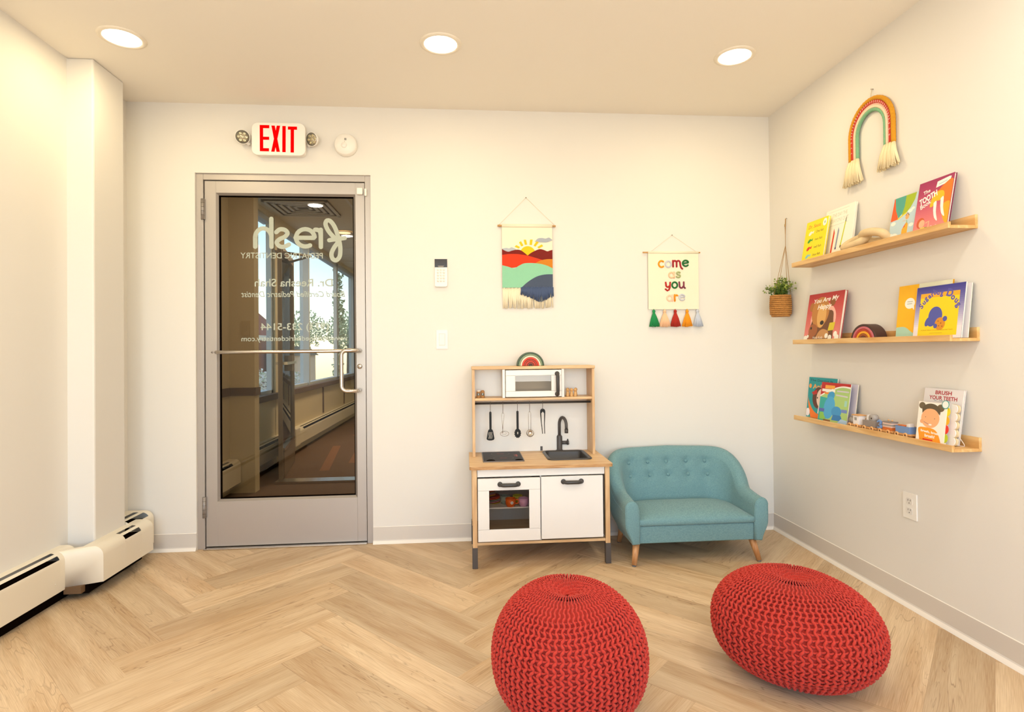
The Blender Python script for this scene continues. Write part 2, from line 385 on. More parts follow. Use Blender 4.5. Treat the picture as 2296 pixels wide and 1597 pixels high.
def build_floor():
    w = 0.17275; Lp = 0.905; ox, oy = -1.196, -0.8118
    x0, x1, y0, y1 = XL - 0.05, XR + 0.05, YREAR, 0.02
    q = math.sqrt(0.5)
    me_v = []; me_f = []; uvp = []; uve = []; tone = []
    def W2(a, b): return (ox + (a - b) * q, oy + (a + b) * q)
    def A2(x, y):
        u, v = (x - ox) / q, (y - oy) / q
        return ((u + v) / 2, (v - u) / 2)
    def cut(P, ax, lim, sg):
        o = []
        for i in range(len(P)):
            a, b = P[i - 1], P[i]; ia = (a[ax] - lim) * sg <= 0; ib = (b[ax] - lim) * sg <= 0
            if ia != ib:
                t = (lim - a[ax]) / (b[ax] - a[ax]); o.append((a[0] + (b[0] - a[0]) * t, a[1] + (b[1] - a[1]) * t))
            if ib: o.append(b)
        return o
    rr = random.Random(3)
    for j in range(-8, 9):
        for k in range(-40, 41):
            for kind in (0, 1):
                ta, tb = j * (Lp + w), j * (w - Lp)
                if kind == 0: a0, a1, b0, b1 = k * w + ta, k * w + Lp + ta, k * w + tb, k * w + w + tb
                else: a0, a1, b0, b1 = k * w - w + ta, k * w + ta, k * w + tb, k * w + Lp + tb
                P = [W2(a0, b0), W2(a1, b0), W2(a1, b1), W2(a0, b1)]
                for ax, lim, sg in ((0, x0, -1), (0, x1, 1), (1, y0, -1), (1, y1, 1)):
                    P = cut(P, ax, lim, sg)
                    if len(P) < 3: break
                if len(P) < 3: continue
                t = rr.random(); s = rr.choice((0, 1)); bi = len(me_v)
                # split so that the edge distance can be interpolated: inner centre fan is not needed, use two uv sets
                me_v += [(x, y, 0.0) for x, y in P]; me_f.append(tuple(range(bi, bi + len(P)))); tone.append(t)
                for x, y in P:
                    a, b = A2(x, y); u, v = (a - a0, b - b0) if kind == 0 else (b - b0, a - a0)
                    if s: u = Lp - u
                    uvp.append((u + t * 5, v)); uve.append((u, v))
    me = bpy.data.meshes.new('floor'); me.from_pydata(me_v, [], me_f)
    l1 = me.uv_layers.new(name='plank'); l2 = me.uv_layers.new(name='edge')
    l1.data.foreach_set('uv', [c for p in uvp for c in p]); l2.data.foreach_set('uv', [c for p in uve for c in p])
    at = me.attributes.new('tone', 'FLOAT', 'FACE'); at.data.foreach_set('value', tone)
    me.materials.append(floor_material()); me.update()
    o = bpy.data.objects.new('floor', me); COL.objects.link(o); o['kind'] = 'structure'
    for p in me.polygons:
        if p.normal.z < 0: p.flip()
    return o
build_floor()
def st(name, mb, bevel=0.0, **k): return solo(name, mb, kind='structure', bevel=bevel, **k)
# back wall with the door opening
FL, FR, FT = -1.5468, -0.5498, 2.1763
b = MB(); T = 0.12
for x0, x1, z0, z1 in ((XL - 0.1, FL, 0, H), (FR, XR + 0.1, 0, H), (FL, FR, FT, H)): b.box(x0, x1, 0, T, z0, z1, M_wall)
st('wall_back', b)
b = MB(); b.box(XR, XR + 0.1, YREAR, T, 0, H, M_wall); st('wall_right', b)
b = MB(); b.box(XL - 0.1, XL, YREAR, T, 0, H, M_wall); st('wall_left', b)
b = MB(); b.box(XL - 0.01, -1.799, -0.49, -0.24, 0, H, M_wall); st('wall_column', b, bevel=0.008)
b = MB(); b.box(XL - 0.1, XR + 0.1, YREAR - 0.1, T, H, H + 0.1, M_ceil); st('ceiling', b)
b = MB()
for x0, x1, z0, z1 in ((XL, -1.5, 0, H), (1.7, XR, 0, H), (-1.5, 1.7, 0, 0.45), (-1.5, 1.7, 2.45, H)): b.box(x0, x1, YREAR - 0.1, YREAR, z0, z1, M_wall)
st('wall_rear', b)
b = MB()
for x in (-1.5, -0.45, 0.62, 1.65): b.box(x, x + 0.05, YREAR - 0.07, YREAR - 0.02, 0.45, 2.45, M_alu)
for z in (0.45, 2.4): b.box(-1.5, 1.7, YREAR - 0.07, YREAR - 0.02, z, z + 0.05, M_alu)
st('window_1', b)
# baseboards: cove vinyl with a pale toe
def baseboard(name, p0, p1, nrm):
    b = MB(); p0 = Vector(p0); p1 = Vector(p1); n = Vector(nrm)
    prof = [(0, 0), (0.016, 0), (0.013, 0.006), (0.006, 0.017), (0.0035, 0.022), (0.0035, 0.098), (0.002, 0.1), (0, 0.1)]
    vs = []
    for p in (p0, p1):
        for d, z in prof: vs.append((p.x + n.x * d, p.y + n.y * d, z + 0.0004))
    k = len(prof)
    for i in range(k):
        j = (i + 1) % k; m = M_baselip if i in (0, 1, 2, 5, 6) else M_base
        b.add([vs[i], vs[j], vs[k + j], vs[k + i]], [(0, 1, 2, 3)], m)
    b.add(vs, [tuple(range(k)), tuple(range(k, 2 * k))], M_base)
    return st(name, b)
baseboard('baseboard_back_left', (XL, 0, 0), (FL + 0.0, 0, 0), (0, -1))
baseboard('baseboard_back_right', (FR, 0, 0), (XR, 0, 0), (0, -1))
baseboard('baseboard_right', (XR, 0, 0), (XR, YREAR, 0), (-1, 0))

# ---------------------------------------------------------------- door frame and glass door
b = MB(); fy0, fy1 = 0.012, 0.11; LX0, LX1, LZ0, LZ1 = -1.503, -0.589, 0.012, 2.136
b.box(FL, LX0 - 0.004, fy0, fy1, 0, FT, M_alu); b.box(LX1 + 0.004, FR, fy0, fy1, 0, FT, M_alu); b.box(LX0 - 0.0038, LX1 + 0.0038, fy0, fy1, LZ1 + 0.004, FT, M_alu)
b.box(LX0 - 0.004, LX1 + 0.004, 0.072, 0.09, 0.0, LZ1 + 0.004, M_black) if False else None
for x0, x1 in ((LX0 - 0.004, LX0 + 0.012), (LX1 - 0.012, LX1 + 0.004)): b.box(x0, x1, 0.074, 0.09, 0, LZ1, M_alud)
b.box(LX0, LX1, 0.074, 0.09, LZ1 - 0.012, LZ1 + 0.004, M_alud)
st('trim_1', b, bevel=0.0015)
b = MB(); b.box(LX0 - 0.004, LX1 + 0.004, -0.012, 0.11, 0.0006, 0.008, M_steel); st('trim_2', b, bevel=0.002)
door = thing('door_1', None, None, (-1.503, 0.04, 0)); door['kind'] = 'structure'
GX0, GX1, GZ0, GZ1 = -1.428, -0.655, 0.282, 2.055
dy0, dy1 = 0.022, 0.066
b = MB()
b.box(LX0, GX0 - 0.012, dy0, dy1, LZ0, LZ1, M_alu); b.box(GX1 + 0.012, LX1, dy0, dy1, LZ0, LZ1, M_alu)
b.box(GX0 - 0.012, GX1 + 0.012, dy0, dy1, LZ0, GZ0 - 0.012, M_alu); b.box(GX0 - 0.012, GX1 + 0.012, dy0, dy1, GZ1 + 0.012, LZ1, M_alu)
leaf = part('door_frame', b, door, bevel=0.001)
b = MB()     # sloped glazing bead
for (x0, z0, x1, z1) in ((GX0, GZ0, GX1, GZ0), (GX1, GZ0, GX1, GZ1), (GX1, GZ1, GX0, GZ1), (GX0, GZ1, GX0, GZ0)):
    d = 0.012; cx, cz = (GX0 + GX1) / 2, (GZ0 + GZ1) / 2
    o = lambda x, z: (x + (d if x > cx else -d), z + (d if z > cz else -d))
    a, c = o(x0, z0), o(x1, z1)
    b.add([(a[0], dy0 + 0.0005, a[1]), (c[0], dy0 + 0.0005, c[1]), (x1, dy0 + 0.012, z1), (x0, dy0 + 0.012, z0), (x1, dy0 + 0.03, z1), (x0, dy0 + 0.03, z0)], [(0, 1, 2, 3), (3, 2, 4, 5)], M_alud)
part('glazing_bead', b, door, fix=False)
def glass_mat(name, tint, refl=0.06, rough=0.0):
    m = bpy.data.materials.new(name); m.use_nodes = True; n = m.node_tree.nodes; L = m.node_tree.links; n.clear()
    o = n.new('ShaderNodeOutputMaterial'); t = n.new('ShaderNodeBsdfTransparent'); g = n.new('ShaderNodeBsdfGlossy'); mx = n.new('ShaderNodeMixShader')
    f = n.new('ShaderNodeFresnel'); f.inputs[0].default_value = 1.45
    t.inputs[0].default_value = lin(tint); g.inputs['Roughness'].default_value = rough
    L.new(f.outputs[0], mx.inputs[0]); L.new(t.outputs[0], mx.inputs[1]); L.new(g.outputs[0], mx.inputs[2]); L.new(mx.outputs[0], o.inputs[0])
    return m
G_bronze = glass_mat('bronze_glass', '#cabfa9')
G_clear = glass_mat('clear_glass', '#eef3f2')
b = MB(); b.add([(GX0, 0.044, GZ0), (GX1, 0.044, GZ0), (GX1, 0.044, GZ1), (GX0, 0.044, GZ1)], [(0, 1, 2, 3)], G_bronze); part('glass_pane', b, door, fix=False)
b = MB()
for (x0, x1, z0, z1) in ((GX0, GX0 + .005, GZ0, GZ1), (GX1 - .005, GX1, GZ0, GZ1), (GX0, GX1, GZ0, GZ0 + .005), (GX0, GX1, GZ1 - .006, GZ1)): b.box(x0, x1, 0.036, 0.052, z0, z1, M_black)
part('gasket', b, door)
# hinges
for z in (1.968, 0.242):
    b = MB(); b.lathe([(0.0, -0.06), (0.009, -0.06), (0.009, 0.06), (0.0, 0.06)], M_alud, (LX0 - 0.005, 0.008, z), 14)
    for k in range(1, 5): b.lathe([(0.0095, -0.0006), (0.0095, 0.0006)], M_black, (LX0 - 0.005, 0.008, z - 0.06 + k * 0.024), 14, caps=False)
    b.box(LX0 - 0.016, LX0 + 0.005, 0.008, 0.03, z - 0.06, z + 0.06, M_alud); part('hinge', b, door)
# push bar and pull handle
b = MB(); b.tube([(GX0 - 0.005, 0.0, 1.137), (GX0 + .012, -0.024, 1.137), (-1.3, -0.03, 1.137), (LX1 - 0.05, -0.03, 1.137), (LX1 - 0.035, -0.018, 1.137), (LX1 - 0.03, 0.022, 1.137)], 0.0105, M_steel, 14)
b.tube([(GX0 - 0.012, 0.022, 1.137), (GX0 - 0.005, 0.0, 1.137)], 0.0105, M_steel, 14); part('push_bar', b, door)
b = MB(); hz0, hz1, hx, hx2 = 0.905, 1.14, -0.712, -0.625; P = [(hx2, 0.02, hz1)]
P += [(hx2, -0.05, hz1), (hx2 - 0.008, -0.062, hz1), (hx + 0.035, -0.066, hz1)]
P += [(hx + .03 - .03 * math.sin(a), -0.066, hz1 - .03 + .03 * math.cos(a)) for a in [PI / 2 * i / 6 for i in range(1, 7)]]
P += [(hx + .03 - .03 * math.cos(a), -0.066, hz0 + .03 - .03 * math.sin(a)) for a in [PI / 2 * i / 6 for i in range(0, 7)]]
P += [(hx2 - 0.008, -0.062, hz0), (hx2, -0.05, hz0), (hx2, 0.02, hz0)]
b.tube(P, 0.0115, M_steel, 14); part('pull_handle', b, door)
b = MB(); b.lathe([(0, 0.0), (0.013, 0.0), (0.015, 0.004), (0.015, 0.01)], M_steel, (-0.624, 0.012, 1.045), 24, axis='Y'); b.box(-0.627, -0.621, 0.009, 0.013, 1.044, 1.046, M_black); part('lock_cylinder', b, door)
b = MB(); b.lathe([(0, 0), (0.006, 0.001), (0.007, 0.004)], M_alud, (-1.465, 0.019, 1.137), 14, axis='Y'); part('bolt_cap', b, door)
# contact sensor
t = thing('door_sensor', 'small white contact sensor at the top right corner of the glass door', 'sensor', (-0.6, 0.01, 2.1))
b = MB(); b.box(-0.632, -0.597, 0.004, 0.0215, 2.063, 2.103, M_white); part('sensor_body', b, t, bevel=0.004)
b = MB(); b.box(-0.585, -0.572, -0.006, 0.0115, 2.052, 2.097, M_white); part('magnet', b, t, bevel=0.005, seg=3)

# lettering on the far side of the glass, seen mirrored
M_let = bpy.data.materials.new('frosted_vinyl'); M_let.use_nodes = True
_n = M_let.node_tree.nodes; _b = _n['Principled BSDF']; _b.inputs['Base Color'].default_value = lin('#b3b7a8'); _b.inputs['Roughness'].default_value = 0.8
G0 = Vector((-1.4275, 0.0, 0.0))
def zpx(y): return 1.137 + (789 - y) / 368.0           # heights read off the door, metres
def xpx(x): return -1.383 + (x - 495) / 389.5
b = MB(); A = Art(b, 1, 1, lambda x, y, z: (-x, 0.0425 - z * 0.3, y)); A.step = 0.00005      # x is mirrored
def mtxt(s, x0, x1, yc, hpx, bold=0.0, shear=0.0): A.text(s, -(xpx(x0) + xpx(x1)) / 2, zpx(yc), hpx / 368, M_let, width=(x1 - x0) / 389.5, bold=bold, shear=shear, unit=False)
mtxt('PEDIATRIC DENTISTRY', 523, 707, 580, 12.5, 0.008)
mtxt('Dr. Reesha Shah', 554, 729, 639, 17, 0.012)
mtxt('Board Certified Pediatric Dentist', 524, 757, 664, 13, 0.008, 0.25)
mtxt('(973) 233-5144', 567, 719, 737, 20, 0.012)
mtxt('www.freshpediatricdentistry.com', 524, 762, 762, 14.5, 0.01)
SW = 10.0 / 389.5
def _cr(P, n=6):
    P = [P[0]] + list(P) + [P[-1]]; o = []
    for i in range(1, len(P) - 2):
        p0, p1, p2, p3 = P[i - 1:i + 3]
        for k in range(n):
            t_ = k / n; o.append(tuple(.5 * ((2 * p1[j]) + (-p0[j] + p2[j]) * t_ + (2 * p0[j] - 5 * p1[j] + 4 * p2[j] - p3[j]) * t_ ** 2 + (-p0[j] + 3 * p1[j] - 3 * p2[j] + p3[j]) * t_ ** 3) for j in (0, 1)))
    return o + [P[-2]]
def gl(pts): A.line([(-xpx(x), zpx(y)) for x, y in pts], SW, M_let, unit=False)
gl([(556, 561), (556, 538)] + [(574 - 18 * math.cos(a), 541 - 20 * math.sin(a)) for a in [PI * i / 12 for i in range(0, 13)]] + [(592, 500)]); gl([(592, 500), (592, 561)])
gl(_cr([(603, 529), (611, 523), (622, 524), (628, 531), (622, 539), (611, 544), (604, 551), (609, 559), (619, 561), (631, 556)]))
gl([(671 - 25, 541), (689, 541)] + [(668 + 21 * math.cos(a), 541 - 19 * math.sin(a)) for a in [math.radians(300 * i / 20) for i in range(21)]])
gl([(703, 523), (703, 561)]); gl([(703, 536)] + [(692 + 10 * math.cos(a), 530 - 7 * math.sin(a)) for a in [math.radians(100 * i / 6) for i in range(7)]])
gl([(722, 546), (740, 543), (757, 541)])
gl(_cr([(738, 545), (722, 528), (714, 512), (717, 503), (726, 505), (736, 520), (744, 545), (747, 565), (745, 582), (737, 590), (729, 586), (727, 575), (733, 562), (743, 549)]))
part('lettering', b, door, fix=False)

# ---------------------------------------------------------------- exit sign, smoke detector
t = thing('exit_sign', 'white EXIT sign with red letters and two emergency lamp heads above the glass door', 'sign', (-1.06, 0, 2.36))
def rrect(x0, x1, z0, z1, r, n=6):
    o = []
    for cx, cz, a in ((x1 - r, z1 - r, 0), (x0 + r, z1 - r, 90), (x0 + r, z0 + r, 180), (x1 - r, z0 + r, 270)):
        for i in range(n + 1): q = math.radians(a + 90 * i / n); o.append((cx + r * math.cos(q), cz + r * math.sin(q)))
    return o
b = MB(); b.prism(rrect(-1.205, -0.915, 2.272, 2.452, 0.03), 0, -0.03, M_white, 'Y'); b.prism(rrect(-1.21, -0.91, 2.268, 2.456, 0.034), -0.03, -0.052, M_white, 'Y'); part('housing', b, t, bevel=0.003)
M_red = mat('exit_red', '#e60000', 0.9, emit=0.5, spec=0.05)
b = MB(); A = Art(b, 1, 1, lambda x, y, z: (-1.06 + x, -0.0525 - z, 2.363 + y), step=0.00001)
def XP(P): A.poly([(x, y) for x, y in P], M_red, unit=False, noclip=True, thick=0.0004)
def ex(x): return (x - 866) / 7.65 / 388.0
def ez(y): return (352 - y) / 7.65 / 388.0
for P in ([(557, 122), (613, 122), (613, 570), (557, 570)], [(557, 122), (715, 122), (715, 176), (557, 176)], [(557, 322), (712, 322), (712, 374), (557, 374)], [(557, 518), (708, 518), (708, 571), (557, 571)],
          [(750, 128), (806, 128), (888, 576), (832, 576)], [(840, 128), (896, 128), (800, 576), (744, 576)],
          [(932, 132), (988, 132), (984, 580), (928, 580)], [(1024, 138), (1176, 138), (1176, 192), (1024, 192)], [(1070, 138), (1126, 138), (1122, 584), (1066, 584)]):
    XP([(ex(x), ez(y)) for x, y in P])
part('letters', b, t, fix=False, label='red EXIT letters')
M_led = mat('reflector', '#d9d2bf', 0.2, metal=0.7)
for sx, cx in ((-1, -1.262), (1, -0.872)):
    b = MB(); ax = Vector((-sx * 0.35 - 0.1, -1, -0.25)).normalized(); c = Vector((cx, -0.045, 2.372 if sx < 0 else 2.366)); c0 = c - ax * 0.03
    Mx = Matrix.Translation(c0) @ ax.to_track_quat('Z', 'Y').to_matrix().to_4x4(); b.M = Mx
    b.lathe([(0, 0), (0.02, 0.0), (0.034, 0.012), (0.04, 0.03), (0.041, 0.036), (0.037, 0.037)], M_white, n=28, caps=False); b.M = None
    b.tube([c0 + ax * .01, (cx - sx * 0.03, -0.02, 2.335)], 0.01, M_white, 10)
    hd = part('lamp_head', b, t)
    b = MB(); b.M = Mx; b.lathe([(0.0, 0.031), (0.037, 0.033), (0.038, 0.036)], M_led, n=28)
    for i in range(7):
        r_, a = (0, 0) if i == 0 else (0.021, i * PI / 3)
        b.lathe([(0.0095, 0.034), (0.0085, 0.038), (0.003, 0.0385), (0, 0.0365)], mat('led_cup', '#b7ad8f', 0.15, metal=0.8), (r_ * math.cos(a), r_ * math.sin(a), 0), 12)
    o = bpy.data.objects.new('lens', b.mesh('lens', ORG[t])); COL.objects.link(o); o.parent = hd; ORG[o] = ORG[t]
t = thing('smoke_detector', 'round white smoke detector beside the EXIT sign', 'smoke detector', (-0.688, 0, 2.35))
b = MB(); b.lathe([(0.066, 0.0), (0.066, -0.012), (0.062, -0.03), (0.058, -0.036), (0.0, -0.037)], M_white, (-0.688, 0, 2.347), 40, axis='Y'); part('body', b, t)
b = MB(); b.lathe([(0.017, -0.0365), (0.0165, -0.0385), (0, -0.0388)], M_white, (-0.694, 0, 2.34), 24, axis='Y'); part('test_button', b, t)
b = MB()
for i in range(3): b.tube([(-0.686 + math.cos(q) * .006, -0.0375, 2.378 - i * .0045 + math.sin(q) * 0.0015) for q in [PI * j / 5 for j in range(6)]], 0.001, M_black, 5)
b.sphere((-0.69, -0.037, 2.36), 0.0014, M_black, 6, 5); part('vent_slots', b, t)

# ---------------------------------------------------------------- keypad, switch, outlet
t = thing('alarm_keypad', 'white alarm keypad with dark screen on the wall right of the door', 'keypad', (-0.138, 0, 1.6))
M_scr = mat('keypad_screen', '#2c211b', 0.12)
b = MB(); b.prism(rrect(-0.177, -0.101, 1.512, 1.676, 0.012), 0, -0.02, M_white, 'Y'); part('body', b, t, bevel=0.003)
b = MB(); b.box(-0.176, -0.102, -0.022, -0.0195, 1.628, 1.677, M_scr)
A = Art(b, 1, 1, lambda x, y, z: (-0.139 + x, -0.0222 - z, 1.652 + y)); A.line([(-.018, -.0165), (.018, -.0165)], 0.0018, '#b8a898', unit=False); A.line([(-.014, -.0205), (.014, -.0205)], 0.0018, '#b8a898', unit=False)
part('screen', b, t, fix=False)
M_btn = mat('keypad_button', '#e9e0d6', 0.45)
for r_ in range(5):
    for c_ in range(3):
        b = MB(); b.lathe([(0.0066, -0.02), (0.0062, -0.0222), (0.0, -0.0224)], M_btn, (-0.157 + c_ * 0.0175, 0, 1.614 - r_ * 0.0168), 16, axis='Y'); part('button', b, t)
t = thing('light_switch', 'white rocker light switch below the alarm keypad', 'switch', (-0.137, 0, 1.2))
b = MB(); b.prism(rrect(-0.172, -0.102, 1.143, 1.257, 0.004), 0, -0.005, M_white, 'Y'); part('plate', b, t, bevel=0.002)
b = MB(); b.box(-0.1545, -0.1195, -0.0075, -0.004, 1.165, 1.235, mat('switch_seam', '#c9bfb3', 0.5)); b.hexa([(-.1535, -.0075, 1.167), (-.1205, -.0075, 1.167), (-.1205, -.004, 1.167), (-.1535, -.004, 1.167), (-.1535, -.0135, 1.233), (-.1205, -.0135, 1.233), (-.1205, -.004, 1.233), (-.1535, -.004, 1.233)], M_white); part('rocker', b, t)
t = thing('wall_outlet', 'white double socket outlet low on the right wall', 'outlet', (XR, -1.1, 0.44))
b = MB(); b.prism(rrect(-1.14, -1.062, 0.385, 0.499, 0.004), XR, XR - 0.006, M_white, 'X'); part('plate', b, t, bevel=0.002)
for z in (0.462, 0.421):
    b = MB(); b.prism(rrect(-1.118, -1.084, z - 0.014, z + 0.014, 0.008), XR - 0.006, XR - 0.0075, mat('socket_face', '#e8e1d8', 0.4), 'X')
    for dy in (-0.0065, 0.0065): b.box(XR - 0.0078, XR - 0.0074, -1.101 + dy - .001, -1.101 + dy + .001, z + 0.001, z + 0.009, M_black)
    b.lathe([(0.0022, -0.0078), (0, -0.0078)], M_black, (XR, -1.101, z - 0.007), 10, axis='X'); part('socket', b, t)
# ---------------------------------------------------------------- recessed lights
M_lens = mat('lit_lens', '#fff4e0', 0.5, emit=20.0)
M_trim = mat('light_trim', '#f1e6d3', 0.6)
DL = ['recessed ceiling light nearest the left wall', 'recessed ceiling light in the middle, between two others', 'recessed ceiling light nearest the right wall']
for i, (x, y) in enumerate(LIGHTS + BACK_LIGHTS):
    if i == 0:
        t = thing('recessed_light', 'round white ' + DL[0], 'ceiling light', (x, y, H), 'recessed ceiling lights'); t0 = t
        b = MB(); b.lathe([(0.098, 0), (0.097, -0.004), (0.088, -0.007), (0.078, -0.006), (0.074, 0.001)], M_trim, (x, y, H), 40, caps=False); part('trim_ring', b, t)
        b = MB(); b.lathe([(0.076, -0.0045), (0.0, -0.0065)], M_lens, (x, y, H), 40, caps=False); part('lens', b, t)
    else: dup(t0, (x, y, H), 'round white ' + DL[i] if i < 3 else 'round recessed ceiling light out of view, row %s, %s' % ('nearer the door wall' if y > -3 else 'nearer the rear window', 'left' if x < -1 else ('middle' if x < 1 else 'right')))

# ---------------------------------------------------------------- baseboard heaters on the left wall
def heater_profile(d, z0, z1, r=0.03, n=6):
    """outline (depth from wall, z) of a convector cover"""
    o = [(0.0, z1 + 0.03), (d - 0.045, z1 + 0.03)]
    for i in range(n + 1):
        a = PI / 2 * i / n; o.append((d - 0.045 + 0.045 * math.sin(a), z1 - 0.015 + 0.045 * math.cos(a)))
    o += [(d, z0)]
    return o
def extr(b, prof, xw, y0, y1, m, close=True):
    n = len(prof); vs = [(xw + d, y0, z) for d, z in prof] + [(xw + d, y1, z) for d, z in prof]
    b.add(vs, [(i, i + 1, n + i + 1, n + i) for i in range(n - 1)], m, True)
    if close:
        b.add(vs[:n] + [(xw, y0, prof[-1][1])], [tuple(range(n + 1))], m); b.add(vs[n:] + [(xw, y1, prof[-1][1])], [tuple(range(n + 1))], m)
def heater_run(b, xw, y0, y1, d, z0, z1, slots, endcaps=(True, True)):
    """cover with two long louver slots between y-ranges in slots"""
    ys = sorted(set([y0, y1] + [q for s in slots for q in s]))
    P = heater_profile(d, z0, z1)
    # positions of the slots along the curved shoulder
    S1, S2 = (0.36, 0.52), (0.66, 0.86)
    def pt(t):   # t 0..1 along top from wall to front edge
        top = d - 0.045; L1 = top; L2 = PI / 2 * 0.045; s_ = t * (L1 + L2)
        if s_ < L1: return (s_, z1 + 0.03)
        a = (s_ - L1) / 0.045; return (d - 0.045 + 0.045 * math.sin(a), z1 - 0.015 + 0.045 * math.cos(a))
    for ya, yb in zip(ys[:-1], ys[1:]):
        ins = any(s[0] <= ya + 1e-6 and yb <= s[1] + 1e-6 for s in slots)
        if not ins:
            extr(b, P, xw, ya, yb, M_heat, close=False)
        else:
            for t0_, t1_ in ((0, S1[0]), (S1[1], S2[0]), (S2[1], 1.0)):
                extr(b, [pt(t0_ + (t1_ - t0_) * i / 5) for i in range(6)], xw, ya, yb, M_heat, close=False)
            extr(b, [(d, z1 - 0.015), (d, z0)], xw, ya, yb, M_heat, close=False)
            b.box(xw + 0.002, xw + d - 0.012, ya, yb, z0 + 0.03, z1 - 0.005, M_black)  # black block gives the slots their dark, shaded inside
    n = len(P)
    for y, e in ((y0, endcaps[0]), (y1, endcaps[1])):
        if e: b.add([(xw + q, y, z) for q, z in P] + [(xw, y, z0)], [tuple(range(n + 1))], M_heat)
t = thing('baseboard_heater', 'long cream baseboard heater cover along the left wall', 'heater', (XL, -1.5, 0))
b = MB(); heater_run(b, XL, -3.4, -0.545, 0.078, 0.054, 0.2, [(-3.35, -0.66)]); part('cover', b, t)
b = MB(); b.box(XL, XL + 0.05, -3.4, -0.55, 0.001, 0.055, M_black); part('gap_shade', b, t)  # black box put in as the shaded gap under the cover
b = MB(); b.lathe([(0.003, 0), (0.002, 0.002), (0, 0.0022)], M_heat, (XL + 0.078, -0.69, 0.1), 10, axis='X'); part('screw', b, t)
t = thing('baseboard_heater', 'boxed cream heater cover wrapped around the foot of the wall column', 'heater', (-1.799, -0.35, 0))
b = MB(); heater_run(b, -1.799, -0.575, -0.145, 0.09, 0.062, 0.2, [(-0.395, -0.255)]); part('cover', b, t)
# mitred end that turns back to the wall on the camera side
b = MB(); P = heater_profile(0.09, 0.062, 0.2); n = len(P)
v1 = [(-1.799 + q, -0.575, z) for q, z in P] + [(-1.799, -0.575, 0.062)]
v2 = [(XL + q, -0.6 + 0.02, z) for q, z in heater_profile(0.09, 0.062, 0.2)] + [(XL, -0.58, 0.062)]
v3 = [(XL + (0.085 if q > 0.02 else 0) + q * 0.0, -0.6, z - 0.004) for q, z in P] + [(XL, -0.6, 0.062)]
vv = [(XL + 0.004 + q * 0.8, -0.63, z - 0.002) for q, z in P] + [(XL, -0.63, 0.062)]
b.add(v1 + vv, [(i, i + 1, n + 1 + i + 1, n + 1 + i) for i in range(n)], M_heat, True); part('corner_cover', b, t)
b = MB(); b.box(-1.9, -1.76, -0.6, -0.16, 0.02, 0.06, M_black); b.box(-1.85, -1.775, -0.63, -0.55, 0.03, 0.062, mat('rusty_bracket', '#6f5235', 0.7)); part('gap_shade', b, t)  # black box as the shade below the cover, plus a rusty bracket
b = MB(); b.lathe([(0.003, 0), (0.002, 0.002), (0, 0.0022)], M_heat, (-1.709, -0.27, 0.1), 10, axis='X'); part('screw', b, t)
b = MB(); b.lathe([(0.003, 0), (0.002, 0.002), (0, 0.0022)], M_heat, (-1.709, -0.42, 0.1), 10, axis='X'); part('screw', b, t)
t = thing('baseboard_heater', 'short cream heater piece in the corner behind the wall column', 'heater', (XL, -0.12, 0))
b = MB(); heater_run(b, XL, -0.235, -0.018, 0.15, 0.06, 0.215, [(-0.235, -0.06)]); part('cover', b, t)
# ================================================================= corridor beyond the glass door
M_tan = mat('corridor_paint', '#d8c8a8', 0.8)
M_rail = mat('corridor_trim', '#6a5446', 0.6)
M_bronze = mat('bronze_frame', '#8b7a68', 0.45, metal=0.4)
M_frame = mat('window_frame', '#b9c0c8', 0.5)
M_carpet = mat('corridor_carpet', '#6b5140', 0.95, bump=0.6, scale=260, var=0.18, vscale=120)
b = MB(); b.box(-2.05, 0.8, T, 9.0, -0.02, 0.0, M_carpet)
for (xa, ya, xb, yb) in ((-1.35, 2.15, -1.55, 3.6), (-1.15, 2.5, -1.3, 4.2), (-0.85, 2.3, -1.2, 3.7), (-1.05, 3.6, -1.5, 4.5)):
    d = Vector((yb - ya, xa - xb, 0)).normalized() * 0.045
    b.add([(xa + d.x, ya + d.y, .0006), (xa - d.x, ya - d.y, .0006), (xb - d.x, yb - d.y, .0006), (xb + d.x, yb + d.y, .0006)], [(0, 1, 2, 3)], mat('carpet_stripe', '#8a5f45', 0.95))
st('floor_corridor', b)
b = MB()
b.box(-2.1, -1.9, T, 1.35, 0, 2.55, M_tan); b.box(-2.1, -1.702, 1.35, 1.45, 0, 2.55, M_tan)
b.box(-2.1, -1.95, 1.45, 9.0, 0, 0.70, M_tan); b.box(-2.1, -1.95, 1.45, 9.0, 2.50, 2.55, M_tan)
b.box(-2.03, -1.945, 2.62, 2.93, 0, 2.55, M_tan)
for y in (4.55, 5.9, 7.2): b.box(-1.952, -1.94, y, y + 0.05, 0.3, 0.70, M_rail)
st('wall_corridor_left', b)
b = MB(); b.box(0.8, 0.9, T, 9.0, 0, 2.55, M_tan); st('wall_corridor_right', b)
b = MB(); b.box(-2.1, 0.9, 9.0, 9.1, 0, 2.55, M_tan); st('wall_corridor_end', b)
b = MB(); b.box(-2.1, 0.9, T, 9.1, 2.55, 2.6, mat('ceiling_tile', '#e9dcc2', 0.9))
for y in (0.75, 1.35, 3.3, 3.9, 4.5, 5.1, 5.7, 6.3, 6.9): b.box(-2.0, 0.8, y, y + .022, 2.545, 2.551, M_heat)
for x in (-1.1, -0.5, 0.1): b.box(x, x + .022, T, 9.0, 2.5445, 2.551, M_heat)
st('ceiling_corridor', b)
b = MB(); b.box(-1.9, -1.885, T, 1.35, 0.785, 0.85, M_rail); b.box(-1.9, -1.702, 1.335, 1.35, 0.785, 0.85, M_rail); b.box(-1.702, -1.69, 1.335, 1.45, 0.785, 0.85, M_rail); st('trim_3', b)
b = MB(); b.box(-1.96, -1.9, 1.45, 9.0, 0.66, 0.72, M_rail); st('trim_4', b, bevel=0.004)
